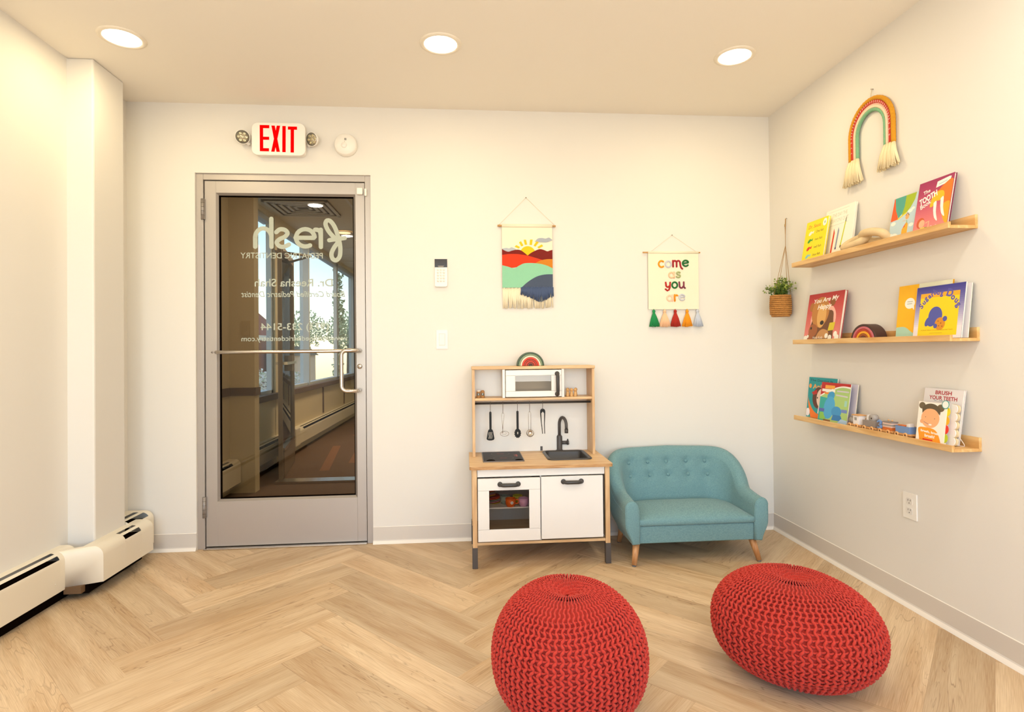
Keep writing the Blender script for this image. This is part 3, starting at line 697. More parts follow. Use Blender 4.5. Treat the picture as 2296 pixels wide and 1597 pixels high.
# windows: each framed bay one pane
def corr_window(k, y0, y1, mul):
    w = thing('window_%d' % k, None, None, (-2.0, (y0 + y1) / 2, 0.7)); w['kind'] = 'structure'
    b = MB(); z0, z1 = 0.70, 2.5; f = 0.05
    b.box(-2.02, -1.97, y0, y0 + f, z0, z1, M_frame); b.box(-2.02, -1.97, y1 - f, y1, z0, z1, M_frame)
    b.box(-2.06, -1.97, y0, y1, z0, z0 + f, M_frame); b.box(-2.06, -1.97, y0, y1, z1 - f, z1, M_frame)
    for y in mul: b.box(-2.06, -1.95, y, y + 0.045, z0, z1, M_frame); b.box(-2.06, -1.97, y + .09, y + 0.115, z0, z1, M_frame)
    part('window_frame', b, w)
    b = MB(); b.add([(-2.02, y0, z0), (-2.02, y1, z0), (-2.02, y1, z1), (-2.02, y0, z1)], [(0, 1, 2, 3)], G_clear); part('pane', b, w, fix=False)
corr_window(2, 1.45, 2.62, []); corr_window(3, 2.93, 5.6, [3.9]); corr_window(4, 5.6, 8.9, [6.9])
t = thing('baseboard_heater', 'cream heater cover along the corridor wall, seen through the lower left of the door glass', 'heater', (-1.9, 0.7, 0))
b = MB(); heater_run(b, -1.9, 0.14, 1.34, 0.09, 0.09, 0.25, [(0.16, 1.2)]); part('cover', b, t)
t = thing('baseboard_heater', 'long cream heater cover under the corridor windows, beyond the second door', 'heater', (-1.95, 5, 0))
b = MB(); heater_run(b, -1.95, 2.99, 8.9, 0.10, 0.11, 0.25, [(3.3, 8.8)]); part('cover', b, t)
b = MB(); b.box(-1.955, -1.835, 2.93, 3.1, 0.1, 0.3, M_heat); part('end_cap', b, t, bevel=0.01)
t = thing('baseboard_heater', 'dark-slotted heater cover below the first corridor window', 'heater', (-1.95, 2.3, 0))
b = MB(); heater_run(b, -1.95, 1.73, 2.9, 0.10, 0.11, 0.25, [(1.8, 2.85)]); part('cover', b, t)
# storefront frame and its open leaf
b = MB(); b.box(-1.64, 0.8, 1.62, 1.76, 0, 0.02, M_steel)
st('trim_5', b)
d2 = thing('door_2', None, None, (-1.63, 1.76, 0)); d2['kind'] = 'structure'
ux, uy = Vector((-0.20, 1.12)).normalized(); wd = 0.92
def dq(u0, u1, v, z0, z1, m, b):
    nx, ny = uy, -ux
    P = [(-1.63 + ux * u0 + nx * v, 1.76 + uy * u0 + ny * v), (-1.63 + ux * u1 + nx * v, 1.76 + uy * u1 + ny * v), (-1.63 + ux * u1 - nx * v, 1.76 + uy * u1 - ny * v), (-1.63 + ux * u0 - nx * v, 1.76 + uy * u0 - ny * v)]
    b.prism(P, z0, z1, m)
b = MB(); dq(0, 0.03, .018, .01, 2.09, M_bronze, b); dq(wd - .07, wd, .022, .01, 2.09, M_bronze, b); dq(.07, wd - .07, .022, .01, .24, M_bronze, b); dq(.07, wd - .07, .022, 2.02, 2.09, M_bronze, b); part('door_frame', b, d2, bevel=.002)
b = MB(); dq(.07, wd - .07, .004, .24, 2.02, G_clear, b); part('glass_pane', b, d2)
b = MB(); dq(.07, wd - .07, .028, .25, .275, M_steel, b); dq(0.1, wd - .1, .05, 1.02, 1.045, M_steel, b); part('push_bar', b, d2)
b = MB(); dq(.55, .66, .04, .95, 1.1, M_bronze, b); b.tube([(-1.66, 1.72, 2.02), (-1.45, 2.1, 2.04), (-1.72, 2.35, 2.02)], 0.012, M_bronze, 8); part('door_closer', b, d2)
# ceiling diffuser, lights
t = thing('ceiling_vent', 'square white ceiling diffuser seen through the top of the door glass', 'vent', (-1.57, 2.3, 2.55))
M_vent = mat('vent_white', '#e7dcc8', 0.5)
for k in range(5):
    h = 0.30 - k * 0.055; b = MB()
    for (xa, xb, ya, yb) in ((-h, h, -h, -h + .030), (-h, h, h - .030, h), (-h, -h + .030, -h, h), (h - .030, h, -h, h)):
        b.box(-1.57 + xa, -1.57 + xb, 2.3 + ya, 2.3 + yb, 2.528 + k * .003, 2.536 + k * .003, M_vent)
    part('louver', b, t, bevel=0.002)
b = MB(); b.box(-1.87, -1.27, 2.0, 2.6, 2.543, 2.5495, mat('duct_dark', '#6b5a45', 0.8)); part('duct', b, t)
t = thing('recessed_light', 'round lit ceiling light seen through the upper right of the door glass', 'ceiling light', (-1.42, 3.45, 2.55))
b = MB(); b.lathe([(0.095, -0.001), (0.09, -0.008), (0.08, -0.006)], M_trim, (-1.42, 3.45, 2.545), 28, caps=False); part('trim_ring', b, t)
b = MB(); b.lathe([(0.082, -0.005), (0, -0.007)], mat('lit_lens_corridor', '#ffe9c4', 0.5, emit=3.0), (-1.42, 3.45, 2.545), 28, caps=False); part('lens', b, t)
t = thing('ceiling_panel_light', 'bright rectangular ceiling panel at the right edge of the door glass', 'ceiling light', (-1.1, 4.1, 2.55))
b = MB(); b.box(-1.39, -0.82, 3.85, 5.0, 2.54, 2.548, M_trim); part('panel_frame', b, t)
b = MB(); b.box(-1.37, -0.84, 3.87, 4.98, 2.535, 2.5395, mat('lit_panel', '#fff6e6', 0.5, emit=4.0)); part('diffuser', b, t)
t = thing('wall_switch_plate', 'pale switch plate on the corridor pilaster left of the phone number', 'switch', (-1.8, 1.35, 1.33))
b = MB(); b.box(-1.8, -1.735, 1.342, 1.35, 1.27, 1.39, mat('plate_tan', '#cdb994', 0.5)); part('plate', b, t)
b = MB(); b.box(-1.775, -1.76, 1.338, 1.342, 1.31, 1.35, mat('plate_tan', '#cdb994', 0.5)); part('toggle', b, t)

# ---------------------------------------------------------------- outside the corridor windows
M_leaf2 = mat('outdoor_leaf', '#b9c5a0', 0.7, var=0.25, scale=8)
t = thing('brick_building', 'red brick building with hipped roof beyond the corridor window', 'building', (-14.5, 33, -5))
b = MB(); b.box(-17.5, -12.1, 30, 36, -5, 2.0, mat('brick', '#8f5a48', 0.85, var=0.12, scale=40)); part('wall', b, t)
b = MB(); b.box(-17.7, -12.05, 29.8, 36.2, 1.85, 2.15, mat('cornice', '#e8e0d4', 0.7)); part('cornice', b, t)
b = MB(); b.hexa([(-17.8, 29.7, 2.15), (-12.05, 29.7, 2.15), (-12.05, 36.3, 2.15), (-17.8, 36.3, 2.15), (-15.4, 31.6, 4.1), (-13.6, 31.6, 4.1), (-13.6, 34, 4.1), (-15.4, 34, 4.1)], mat('roof_tile', '#a5604c', 0.8)); part('roof', b, t)
for x in (-16.6, -15.2, -13.8, -12.8):
    b = MB(); b.box(x - .3, x + .3, 29.93, 30.02, -0.6, 0.9, mat('dark_window', '#4c5560', 0.3)); part('window', b, t)
t = thing('pale_building', 'low pale building with dark roof beside the brick building outside', 'building', (-9, 34, -5))
b = MB(); b.box(-11.85, -10.6, 32, 38, -5, 0.9, mat('pale_wall', '#d8b9a2', 0.8)); part('wall', b, t)
b = MB(); b.hexa([(-11.95, 31.8, .9), (-10.4, 31.8, .9), (-10.4, 38.2, .9), (-11.95, 38.2, .9), (-11.6, 33, 1.5), (-10.8, 33, 1.5), (-10.8, 37, 1.5), (-11.6, 37, 1.5)], mat('slate', '#6b655c', 0.8)); part('roof', b, t)
def leafball(b, c, r, n, s, m, rnd):
    for i in range(n):
        d = Vector((rnd.gauss(0, 1), rnd.gauss(0, 1), rnd.gauss(0, 1))).normalized() * r * (rnd.random() ** 0.4)
        p = Vector(c) + Vector((d.x, d.y, d.z * 0.8)); u = Vector((rnd.uniform(-1, 1), rnd.uniform(-1, 1), rnd.uniform(-1, 1))).normalized(); v = u.orthogonal().normalized()
        b.add([p + u * s, p + v * s * .6, p - u * s, p - v * s * .6], [(0, 1, 2, 3)], m)
rn = random.Random(5)
for i, (x, y, z, r) in enumerate(((-18.5, 42, 3.2, 2.2), (-13.8, 46, 3.0, 2.2), (-9.3, 43, 2.8, 1.9), (-4.6, 46, 1.6, 2.5))):
    t = thing('background_tree', ['leafy tree behind the left end of the brick building', 'leafy tree behind the middle of the brick building', 'leafy tree behind the pale building', 'broad leafy tree to the right of the outdoor buildings'][i], 'tree', (x, y, -5))
    b = MB(); leafball(b, (x, y, z), r, 1500, .11, M_leaf2, rn); part('foliage', b, t, fix=False, stuff=True)
    b = MB(); b.tube([(x, y, -5), (x, y, z)], [.25, .1], mat('bark', '#5f4b3a', 0.9), 8); part('trunk', b, t)
for i, (x, y, z, r) in enumerate(((-4.7, 9.5, 0.42, 0.5), (-4.3, 10.6, 0.45, 0.4))):
    t = thing('flowering_bush', ['white blossoming bush outside, left in the door glass', 'white blossoming bush outside, behind the other one'][i], 'bush', (x, y, -5))
    b = MB(); leafball(b, (x, y, z), r, 900, .035, mat('blossom', '#f4efe6', 0.7), rn); leafball(b, (x, y, z), r, 150, .04, M_leaf2, rn); part('foliage', b, t, fix=False, stuff=True)
    b = MB(); b.tube([(x, y, -5), (x, y, z)], [.08, .03], mat('bark', '#5f4b3a', 0.9), 8); part('stem', b, t)
b = MB(); b.box(-60, -2.3, 1.0, 70, -5.1, -5.0, mat('asphalt', '#b9b4ac', 0.9)); solo('ground_outside', b, kind='structure')
t = thing('ivy_vine', 'ivy climbing the far window frame, seen at the right of the door glass', 'vine', (-2.15, 6.75, 0))
b = MB()
for k in range(420):
    z = rn.uniform(0.3, 2.55); leafball(b, (-2.17, 6.6 + .06 * math.sin(z * 5), z), .1, 1, .04, M_leaf2, rn)
part('foliage', b, t, fix=False, stuff=True)
b = MB(); b.tube([(-2.17, 6.6 + .06 * math.sin(z * .25), -5 + z * 0.25) for z in range(0, 31)], .012, mat('bark', '#5f4b3a', 0.9), 6); part('stem', b, t)
t = thing('ivy_vine', 'ivy hanging over the top of the first corridor window', 'vine', (-2.3, 2.4, 2.5))
b = MB(); leafball(b, (-2.3, 2.15, 2.56), .12, 60, .04, M_leaf2, rn); leafball(b, (-2.3, 2.4, 2.58), .16, 90, .04, M_leaf2, rn); leafball(b, (-2.3, 2.65, 2.6), .12, 60, .04, M_leaf2, rn); part('foliage', b, t, fix=False, stuff=True)
b = MB(); b.tube([(-2.3, 2.45, 2.6), (-2.3, 2.43, 2.3), (-2.3, 2.5, 2.1), (-2.3, 2.44, 1.95)], .004, M_rail, 5); b.tube([(-2.3, 2.55, 2.6), (-2.3, 2.6, 2.3), (-2.3, 2.75, 2.1)], .004, M_rail, 5); part('stem', b, t)

# ================================================================= play kitchen
M_birch = wood('birch', '#e3c091', '#d2a876', 'X', 5, 0.45)
M_birchz = wood('birch_upright', '#dfba8a', '#cda272', 'Z', 5, 0.45)
M_ply = wood('ply_edge', '#c99c68', '#a97a4a', 'X', 12, 0.6)
M_kw = mat('kitchen_white', '#ece6de', 0.35)
M_dark = mat('dark_grey_plastic', '#4e4845', 0.45)
M_darkb = mat('charcoal', '#3c3836', 0.4)
K = thing('play_kitchen', 'wooden play kitchen with white doors, hob, sink and upper shelf', 'play kitchen', (0.39, -0.25, 0))
KY0, KY1 = -0.448, -0.04
WZ = 0.530
b = MB()
# worktop with hob and sink; polygon with rounded front corners and a real hole for the basin
SX0, SX1, SY0, SY1 = 0.456, 0.680, -0.335, -0.085
out = [(0.016, -0.03)] + [(0.03 + .014 * math.cos(a), -0.455 + .014 * math.sin(a)) for a in [PI + PI / 2 * i / 5 for i in range(6)]] + [(0.756 + .014 * math.cos(a), -0.455 + .014 * math.sin(a)) for a in [-PI / 2 + PI / 2 * i / 5 for i in range(6)]] + [(0.77, -0.03)]
out[0] = (0.016, -0.03)
bm = bmesh.new(); ov = [bm.verts.new((x, y, WZ)) for x, y in out]; oe = [bm.edges.new((ov[i], ov[(i + 1) % len(ov)])) for i in range(len(ov))]
ho = rrect(SX0, SX1, SY0, SY1, 0.03); hv = [bm.verts.new((x, y, WZ)) for x, y in ho]; he = [bm.edges.new((hv[i], hv[(i + 1) % len(hv)])) for i in range(len(hv))]
bmesh.ops.triangle_fill(bm, use_beauty=True, edges=oe + he)
bm.verts.index_update(); bm.faces.ensure_lookup_table()
vs = [tuple(v.co) for v in bm.verts]; fs = [tuple(v.index for v in f.verts) for f in bm.faces]; bm.free()
b.add(vs, fs, M_birch); b.add([(x, y, WZ - .016) for x, y, z in vs], fs, M_birch)
for ring in (out, ho):
    n = len(ring); b.add([(x, y, WZ) for x, y in ring] + [(x, y, WZ - .016) for x, y in ring], [(i, (i + 1) % n, n + (i + 1) % n, n + i) for i in range(n)], M_ply)
part('worktop', b, K)
b = MB(); b.box(0.056, 0.729, -0.444, -0.43, 0.472, WZ - .0165, M_kw); b.box(0.06, 0.725, -0.055, -0.045, .12, WZ - .017, M_kw); b.box(0.043, 0.047, -0.42, -0.07, .13, WZ - .017, M_kw); b.box(0.738, 0.742, -0.42, -0.07, .13, WZ - .017, M_kw)
part('front_rail', b, K, bevel=0.001)
b = MB(); b.box(0.052, 0.733, KY0 + .004, KY1, .118, .132, M_birch); part('bottom_board', b, K, bevel=0.001)
b = MB(); b.box(0.386, 0.392, -0.435, -0.06, .132, .47, M_kw); b.box(0.066, 0.386, -0.40, -0.06, .293, .3, M_kw); part('inner_shelf', b, K)
for x0, x1 in ((0.030, 0.054), (0.731, 0.755)):
    for y0, y1 in ((KY0 - .004, KY0 + .022), (KY1 - .03, KY1)):
        b = MB(); b.box(x0, x1, y0, y1, .108, WZ - .0165, M_birchz); pst = part('post', b, K, bevel=0.001)
        b = MB(); xa, xb = (x0 - .003, x1 + .001) if x0 < .4 else (x0 - .001, x1 + .003)
        b.box(xa, xb, y0 - .002, y1 + .004, 0.0008, .135 if x0 > .4 and False else .108, M_dark); b.box(xa, xa + .004 if x0 < .4 else xa + 0.004, y0 - .002, y1 + .012, .108, .135, M_dark) if y0 > -.2 else None
        part('leg', b, K, bevel=0.001, label='dark grey leg')
# doors
def handle(b, c, L, ax='X'):
    """arched bar handle centred at c, length L, projecting to -y"""
    x, y, z = c; h = L / 2
    def P(u, d): return (x + u, y - d, z) if ax == 'X' else (x, y - d, z + u)
    for s in (-1, 1):
        b.lathe([(0.0, 0), (0.0135, 0), (0.0135, 0.004), (0.0115, 0.007)], M_darkb, P(s * (h - .012), 0), 20, axis='-Y')
    pts = [P(-h + .012, .004), P(-h + .013, .016), P(-h + .02, .023), P(-h + .03, .026), P(h - .03, .026), P(h - .02, .023), P(h - .013, .016), P(h - .012, .004)]
    b.tube(pts, [.0065, .008, .0095, .010, .010, .0095, .008, .0065], M_darkb, 10)
D1 = MB(); dz0, dz1, y0, y1 = .140, .466, KY0 - .012, KY0 + .002
ax0, ax1, wx0, wx1, wz0, wz1 = .058, .3835, .1165, .325, .202, .404
for q in ((ax0, ax1, wz1, dz1), (ax0, ax1, dz0, wz0), (ax0, wx0, wz0, wz1), (wx1, ax1, wz0, wz1)): D1.box(q[0], q[1], y0, y1, q[2] + .0003, q[3] - .0003, M_kw)
dr = part('oven_door', D1, K, bevel=0.0015)
b = MB(); handle(b, (.2205, y0, .436), .118); part('handle', b, dr)
b = MB(); b.add([(wx0, y0 + .007, wz0), (wx1, y0 + .007, wz0), (wx1, y0 + .007, wz1), (wx0, y0 + .007, wz1)], [(0, 1, 2, 3)], glass_mat('play_window', '#dcd4ca')); part('window', b, dr, fix=False)
b = MB(); b.box(.3885, .7085 + .008, y0, y1, dz0 + .004, dz1 + .002, M_kw); dr = part('cupboard_door', b, K, bevel=0.002)
b = MB(); handle(b, (.553, y0, .441), .118); part('handle', b, dr)
# hob
M_hob = mat('hob_glass', '#2a2421', 0.45, spec=0.12)
b = MB(); b.prism(rrect(.09, .314, -.352, -.075, .006), WZ, WZ + .006, mat('hob_rim', '#6a615b', 0.4)); b.prism(rrect(.094, .310, -.348, -.079, .004), WZ + .006, WZ + .0072, M_hob)
A = Art(b, 1, 1, lambda x, y, z: (x, y, WZ + .0072 + z))
for cx, cy, r_ in ((.195, -.145, .052), (.205, -.275, .055)):
    A.line(ell(cx, cy, r_, n=40) + [(cx + r_, cy)], .0012, '#7d7470', unit=False)
    for q in (.012, .019): A.line(ell(cx, cy, q, n=24) + [(cx + q, cy)], .0025, '#7a2a22', unit=False)
for dy in (-.005, .012): A.poly(ell(.283, -.215 + dy * 2, .006, n=14), mat('hob_led', '#e0392b', .4, emit=.4), unit=False, noclip=True); A.poly(ell(.272, -.212 + dy * 2, .003, n=12), mat('hob_led', '#e0392b', .4, emit=.4), unit=False, noclip=True)
A.poly(ell(.132, -.345, .024, .032, a0=0, a1=PI), M_black, unit=False, noclip=True); A.poly(ell(.285, -.345, .022, .028, a0=0, a1=PI), M_black, unit=False, noclip=True)
part('hob', b, K, fix=True)
# sink
b = MB(); N = 28; rings = []
def rr3(m_, z, r): return [(x, y, z) for x, y in rrect(SX0 + m_, SX1 - m_, SY0 + m_, SY1 - m_, r)]
R_ = [rr3(-.012, WZ + .001, .036), rr3(-.011, WZ + .006, .036), rr3(-.004, WZ + .008, .032), rr3(.003, WZ + .006, .028), rr3(.006, WZ - .004, .026), rr3(.014, WZ - .05, .02), rr3(.024, WZ - .056, .015)]
n = len(R_[0]); vs = [p for q in R_ for p in q]
b.add(vs, [(i * n + k, i * n + (k + 1) % n, (i + 1) * n + (k + 1) % n, (i + 1) * n + k) for i in range(len(R_) - 1) for k in range(n)], M_darkb, True); b.add(R_[-1], [tuple(range(n))], M_darkb)
part('sink', b, K, fix=False)
b = MB(); fx, fy = .555, -.052
b.lathe([(.022, 0), (.022, .004), (.0165, .006), (.0165, .072), (.0165, .085), (.0125, .092), (.009, .094)], M_dark, (fx, fy, WZ), 28)
P = [(fx, fy, WZ + .09), (fx, fy, WZ + .155)] + [(fx + .016 - .016 * math.cos(a) * 1, fy - .055 * (1 - math.cos(a)) / 2 * 1.0, WZ + .155 + .045 * math.sin(a)) for a in [PI * i / 14 for i in range(1, 15)]]
P += [(fx + .032, fy - .057, WZ + .135)]
b.tube(P, .0088, M_dark, 14); b.tube([P[-1], (fx + .032, fy - .057, WZ + .112)], .0108, M_dark, 14)
fc = part('faucet', b, K)
b = MB(); b.tube([(fx + .01, fy, WZ + .048), (fx + .044, fy - .004, WZ + .048)], .0105, M_dark, 14); b.tube([(fx + .044, fy - .004, WZ + .048), (fx + .054, fy - .004, WZ + .048)], .0135, M_dark, 14)
for a in (70, 190, 310): b.tube([(fx + .05, fy - .004, WZ + .048), (fx + .05, fy - .004 + .021 * math.cos(math.radians(a)), WZ + .048 + .021 * math.sin(math.radians(a)))], .0042, M_dark, 8)
part('tap_knob', b, fc)
# hutch
HX0, HX1, HT, HY0 = .037, .739, 1.040, -.192
b = MB(); b.prism([(HX0 - .003, HY0 - .006), (HX1 + .003, HY0 - .006), (HX1 + .003, KY1), (HX0 - .003, KY1)], HT - .017, HT, M_birch); part('hutch_top', b, K, bevel=0.003)
for x0, x1 in ((HX0, HX0 + .015), (HX1 - .015, HX1)):
    b = MB(); b.box(x0, x1, HY0, KY1, WZ + .0005, HT - .0175, M_birchz); part('side_panel', b, K, bevel=0.001)
b = MB(); b.box(HX0 + .0155, HX1 - .0155, HY0 + .004, KY1, .8465 - .0, .8605, M_birch); part('shelf', b, K, bevel=0.001)
b = MB(); b.box(HX0 + .0155, HX1 - .0155, KY1 - .008, KY1 - .001, WZ + .001, HT - .018, M_kw); b.box(.44, .4535, KY1 - .0095, KY1 - .008, WZ + .003, WZ + .028, M_dark); part('back_panel', b, K)
for x0 in (.209, .548):
    b = MB(); b.box(x0, x0 + .015, HY0 + .002, KY1 - .01, .861, HT - .0175, M_kw); part('divider', b, K, bevel=0.001)
b = MB(); mz0, mz1 = .866, 1.018; mx0, mx1 = .2265, .545; y0, y1 = HY0 - .012, HY0 + .0
ux0, ux1, uz0, uz1 = .281, .487, .899, .987
for q in ((mx0, mx1, uz1, mz1), (mx0, mx1, mz0, uz0), (mx0, ux0, uz0, uz1), (ux1, mx1, uz0, uz1)): b.box(q[0], q[1], y0, y1, q[2] + .0003, q[3] - .0003, M_kw)
mw = part('microwave_door', b, K, bevel=0.0015)
b = MB(); b.add([(ux0, y0 + .006, uz0), (ux1, y0 + .006, uz0), (ux1, y0 + .006, uz1), (ux0, y0 + .006, uz1)], [(0, 1, 2, 3)], glass_mat('play_window2', '#cdbfae')); part('window', b, mw, fix=False)
b = MB(); handle(b, (.520, y0, .938), .14, 'Z'); part('handle', b, mw)
b = MB(); b.tube([(HX0 + .0155, -.15, .828), (HX1 - .0155, -.15, .828)], .0062, M_darkb, 12); part('rail', b, K)

# utensils hang from the rail by S hooks
def hook(b, x, z1, m=None):
    m = m or M_steelk; y = -.15
    P = [(x, y + .0075 * math.cos(a), .828 + .0085 * math.sin(a)) for a in [math.radians(-60 + 240 * i / 10) for i in range(11)]]
    b.tube(P + [(x, y - .008, .815), (x, y - .004, z1 + .012), (x, y - .002, z1 + .002), (x, y - .008, z1 - .002)], .0013, m, 6)
M_steelk = mat('hook_steel', '#6b5c50', 0.3, metal=0.9)
M_blk = mat('black_nylon', '#141210', 0.45, spec=0.25)
M_chr = mat('kitchen_steel', '#b9aea2', 0.22, metal=1.0)
hkx = {'spatula': (.140, .775), 'whisk': (.212, .772), 'spaghetti': (.296, .777), 'ladle': (.366, .776), 'tongs': (.442, .79)}
def ut(name, label, x): return thing(name, label, 'toy utensil', (x, -.153, .828), 'toy utensils on the rail')
def slab(b, P, m, y=-.153, th=.004): b.prism(P, y - th / 2, y + th / 2, m, 'Y')
x, z = hkx['spatula']; t = ut('toy_spatula', 'black slotted toy spatula hanging leftmost on the play kitchen rail', x)
b = MB(); hook(b, x, z); part('hook', b, t)
b = MB(); slab(b, [(x - .0065, z + .002), (x - .003, z + .006), (x + .003, z + .006), (x + .0065, z + .002), (x + .0065, z - .098), (x - .0065, z - .098)], M_blk); part('handle', b, t, bevel=.001)
b = MB(); slab(b, [(x - .010, z - .096), (x + .010, z - .096), (x + .0145, z - .105), (x + .022, z - .148), (x + .0185, z - .1555), (x + .006, z - .159), (x - .008, z - .159), (x - .0195, z - .1555), (x - .023, z - .15), (x - .0145, z - .105)], M_blk, th=.003)
A = Art(b, 1, 1, lambda u, v, w: (x + u, -.155 - w, z + v))
for dx in (-.008, 0, .008): A.line([(dx, -.112), (dx - .0018, -.122), (dx + .0012, -.134), (dx - .0018, -.148)], .0024, '#d8cfc2', unit=False)
part('blade', b, t)
x, z = hkx['whisk']; t = ut('toy_whisk', 'flat steel spiral toy whisk hanging second on the rail', x)
b = MB(); hook(b, x, z); part('hook', b, t)
b = MB(); b.tube([(x - .0015, -.154, z - .115), (x - .0045, -.153, z - .06), (x - .008, -.153, z - .01), (x - .004, -.153, z), (x + .004, -.153, z), (x + .0075, -.153, z - .01), (x + .001, -.153, z - .06), (x - .0035, -.152, z - .115)], .0011, M_chr, 6); part('handle', b, t)
b = MB(); c = (x + .008, -.158, z - .118); b.tube([(c[0] + .024 * math.cos(a), c[1] + .008 * math.sin(a), c[2] + .013 * math.sin(a)) for a in [2 * PI * i / 24 for i in range(24)]], .0011, M_chr, 6, closed=True)
b.tube([(c[0] - .003 + .014 * math.cos(a), c[1] + .005 * math.sin(a), c[2] + .003 + .007 * math.sin(a)) for a in [2 * PI * i / 20 for i in range(20)]], .001, M_chr, 6, closed=True)
cc = []
for i in range(90):
    a = 2 * PI * i / 90 ; q = 2 * PI * i / 3; cc.append((c[0] + (.0245 + .0022 * math.cos(q)) * math.cos(a), c[1] + .008 * math.sin(a) + .002 * math.sin(q), c[2] + (.0135 + .0022 * math.cos(q)) * math.sin(a)))
b.tube(cc, .0004, M_chr, 4, closed=True); part('coil', b, t)
x, z = hkx['spaghetti']; t = ut('toy_pasta_server', 'black toothed toy pasta server hanging in the middle of the rail', x)
b = MB(); hook(b, x, z); part('hook', b, t)
b = MB(); slab(b, [(x - .0065, z + .002), (x - .003, z + .006), (x + .003, z + .006), (x + .0065, z + .002), (x + .0065, z - .098), (x - .0065, z - .098)], M_blk); part('handle', b, t, bevel=.001)
b = MB(); P = []
for i in range(60):
    a = 2 * PI * i / 60 + PI / 2; w = 1 + (.09 * math.cos(a * 13) if math.sin(a) < .6 else 0); P.append((x + .0185 * w * math.cos(a), z - .123 + .0265 * w * math.sin(a)))
slab(b, P, M_blk, th=.006); A = Art(b, 1, 1, lambda u, v, w: (x + u, -.156 - w, z + v)); A.line([(0, -.117), (0, -.126)], .005, '#d8cfc2', unit=False); part('head', b, t)
x, z = hkx['ladle']; t = ut('toy_ladle', 'steel toy ladle with a wire handle hanging fourth on the rail', x)
b = MB(); hook(b, x, z); part('hook', b, t)
b = MB(); b.tube([(x - .0065, -.153, z - .105), (x - .007, -.153, z - .008), (x - .004, -.153, z), (x + .004, -.153, z), (x + .007, -.153, z - .008), (x + .0065, -.153, z - .105)], .0011, M_chr, 6); part('handle', b, t)
b = MB(); b.M = Matrix.Translation((x + .001, -.165, z - .122)) @ Matrix.Rotation(math.radians(62), 4, 'X')
b.lathe([(.0215, 0), (.0212, -.004), (.017, -.012), (.009, -.0165), (0, -.018)], M_chr, n=28, caps=False); b.lathe([(.0222, .0005), (.0215, -.0002), (.0198, -.004), (.0158, -.011), (.008, -.0152), (0, -.0165)], M_chr, n=28, caps=False); part('bowl', b, t, fix=False)
x, z = hkx['tongs']; t = ut('toy_tongs', 'black toy tongs hanging rightmost on the rail', x)
b = MB(); hook(b, x, z); part('hook', b, t)
b = MB(); P = [(x + .0145 * math.cos(a), z - .012 + .0145 * math.sin(a)) for a in [PI * i / 12 for i in range(13)]] + [(x - .0145, z - .024), (x - .008, z - .022)] + [(x - .0075 * math.cos(a), z - .024 + .006 * math.sin(a)) for a in [PI * i / 8 for i in range(9)]] + [(x + .0145, z - .024)]
slab(b, P, M_blk, th=.008); A = Art(b, 1, 1, lambda u, v, w: (x + u, -.157 - w, z + v)); A.poly(ell(0, -.017, .0022, n=10), '#e6ddcf', unit=False, noclip=True); part('joint', b, t)
for s in (-1, 1):
    b = MB(); b.tube([(x + s * .0118, -.153, z - .022), (x + (.0095 if s > 0 else -.0075), -.153, z - .085), (x + (.0105 if s > 0 else -.0015), -.153, z - .142)], [.0032, .0022, .002], M_blk, 8); part('arm', b, t)

# things on the hutch shelves
M_peg = mat('peg_wood', '#d3a368', 0.5, var=.1, scale=20)
sh = .8607
M_jar = mat('shaker_wood', '#a8743f', 0.5, var=.1, scale=20)
for i, (x, y, let, lab) in enumerate(((.073, -.150, 'S', 'small wooden salt shaker lettered S on the upper left shelf'), (.097, -.148, 'P', 'small wooden pepper shaker lettered P on the upper left shelf'))):
    t = thing('toy_shaker', lab, 'shaker', (x, y, sh), 'toy shakers on the upper shelf')
    b = MB(); b.lathe([(.0105, 0), (.0112, .002), (.0112, .033), (.010, .036), (0, .036)] if i == 0 else [(.0105, 0), (.0112, .002), (.0112, .032), (.0105, .038), (.007, .043), (0, .044)], M_jar, (x, y, sh), 22); part('body', b, t)
    b = MB(); A = Art(b, 1, 1, lambda u, v, w: (x + u, y - .0116 - w, sh + v)); A.poly(ell(0, .021, .0082, n=22), '#3f4a44', unit=False, noclip=True); A.text(let, 0, .021, .009, '#e8e2d4', unit=False, bold=.02); part('label', b, t, fix=False)
    if i == 0: b = MB(); b.lathe([(.0108, .036), (.0108, .041), (.009, .043), (0, .043)], mat('shaker_cap', '#efe4d2', .5), (x, y, sh), 20); part('cap', b, t)
t0 = None
for i, (x, y) in enumerate(((.589, -.152), (.6115, -.152), (.634, -.152), (.596, -.118), (.643, -.118))):
    L_ = ['peg doll, left of the front row on the upper right shelf', 'peg doll, middle of the front row on the upper right shelf', 'peg doll, right of the front row on the upper right shelf', 'peg doll behind the left end of the peg doll row', 'peg doll behind the right end of the peg doll row'][i]
    if i == 0:
        t = thing('peg_doll', 'plain wooden ' + L_, 'peg doll', (x, y, sh), 'wooden peg dolls on the upper right shelf'); t0 = t
        b = MB(); b.lathe([(.0092, 0), (.0098, .002), (.0092, .014), (.0065, .026), (.0055, .0295)], M_peg, (x, y, sh), 20); part('body', b, t)
        b = MB(); b.sphere((x, y, sh + .0375), .0102, M_peg, 18, 12); part('head', b, t)
    else: dup(t0, (x, y, sh), 'plain wooden ' + L_)
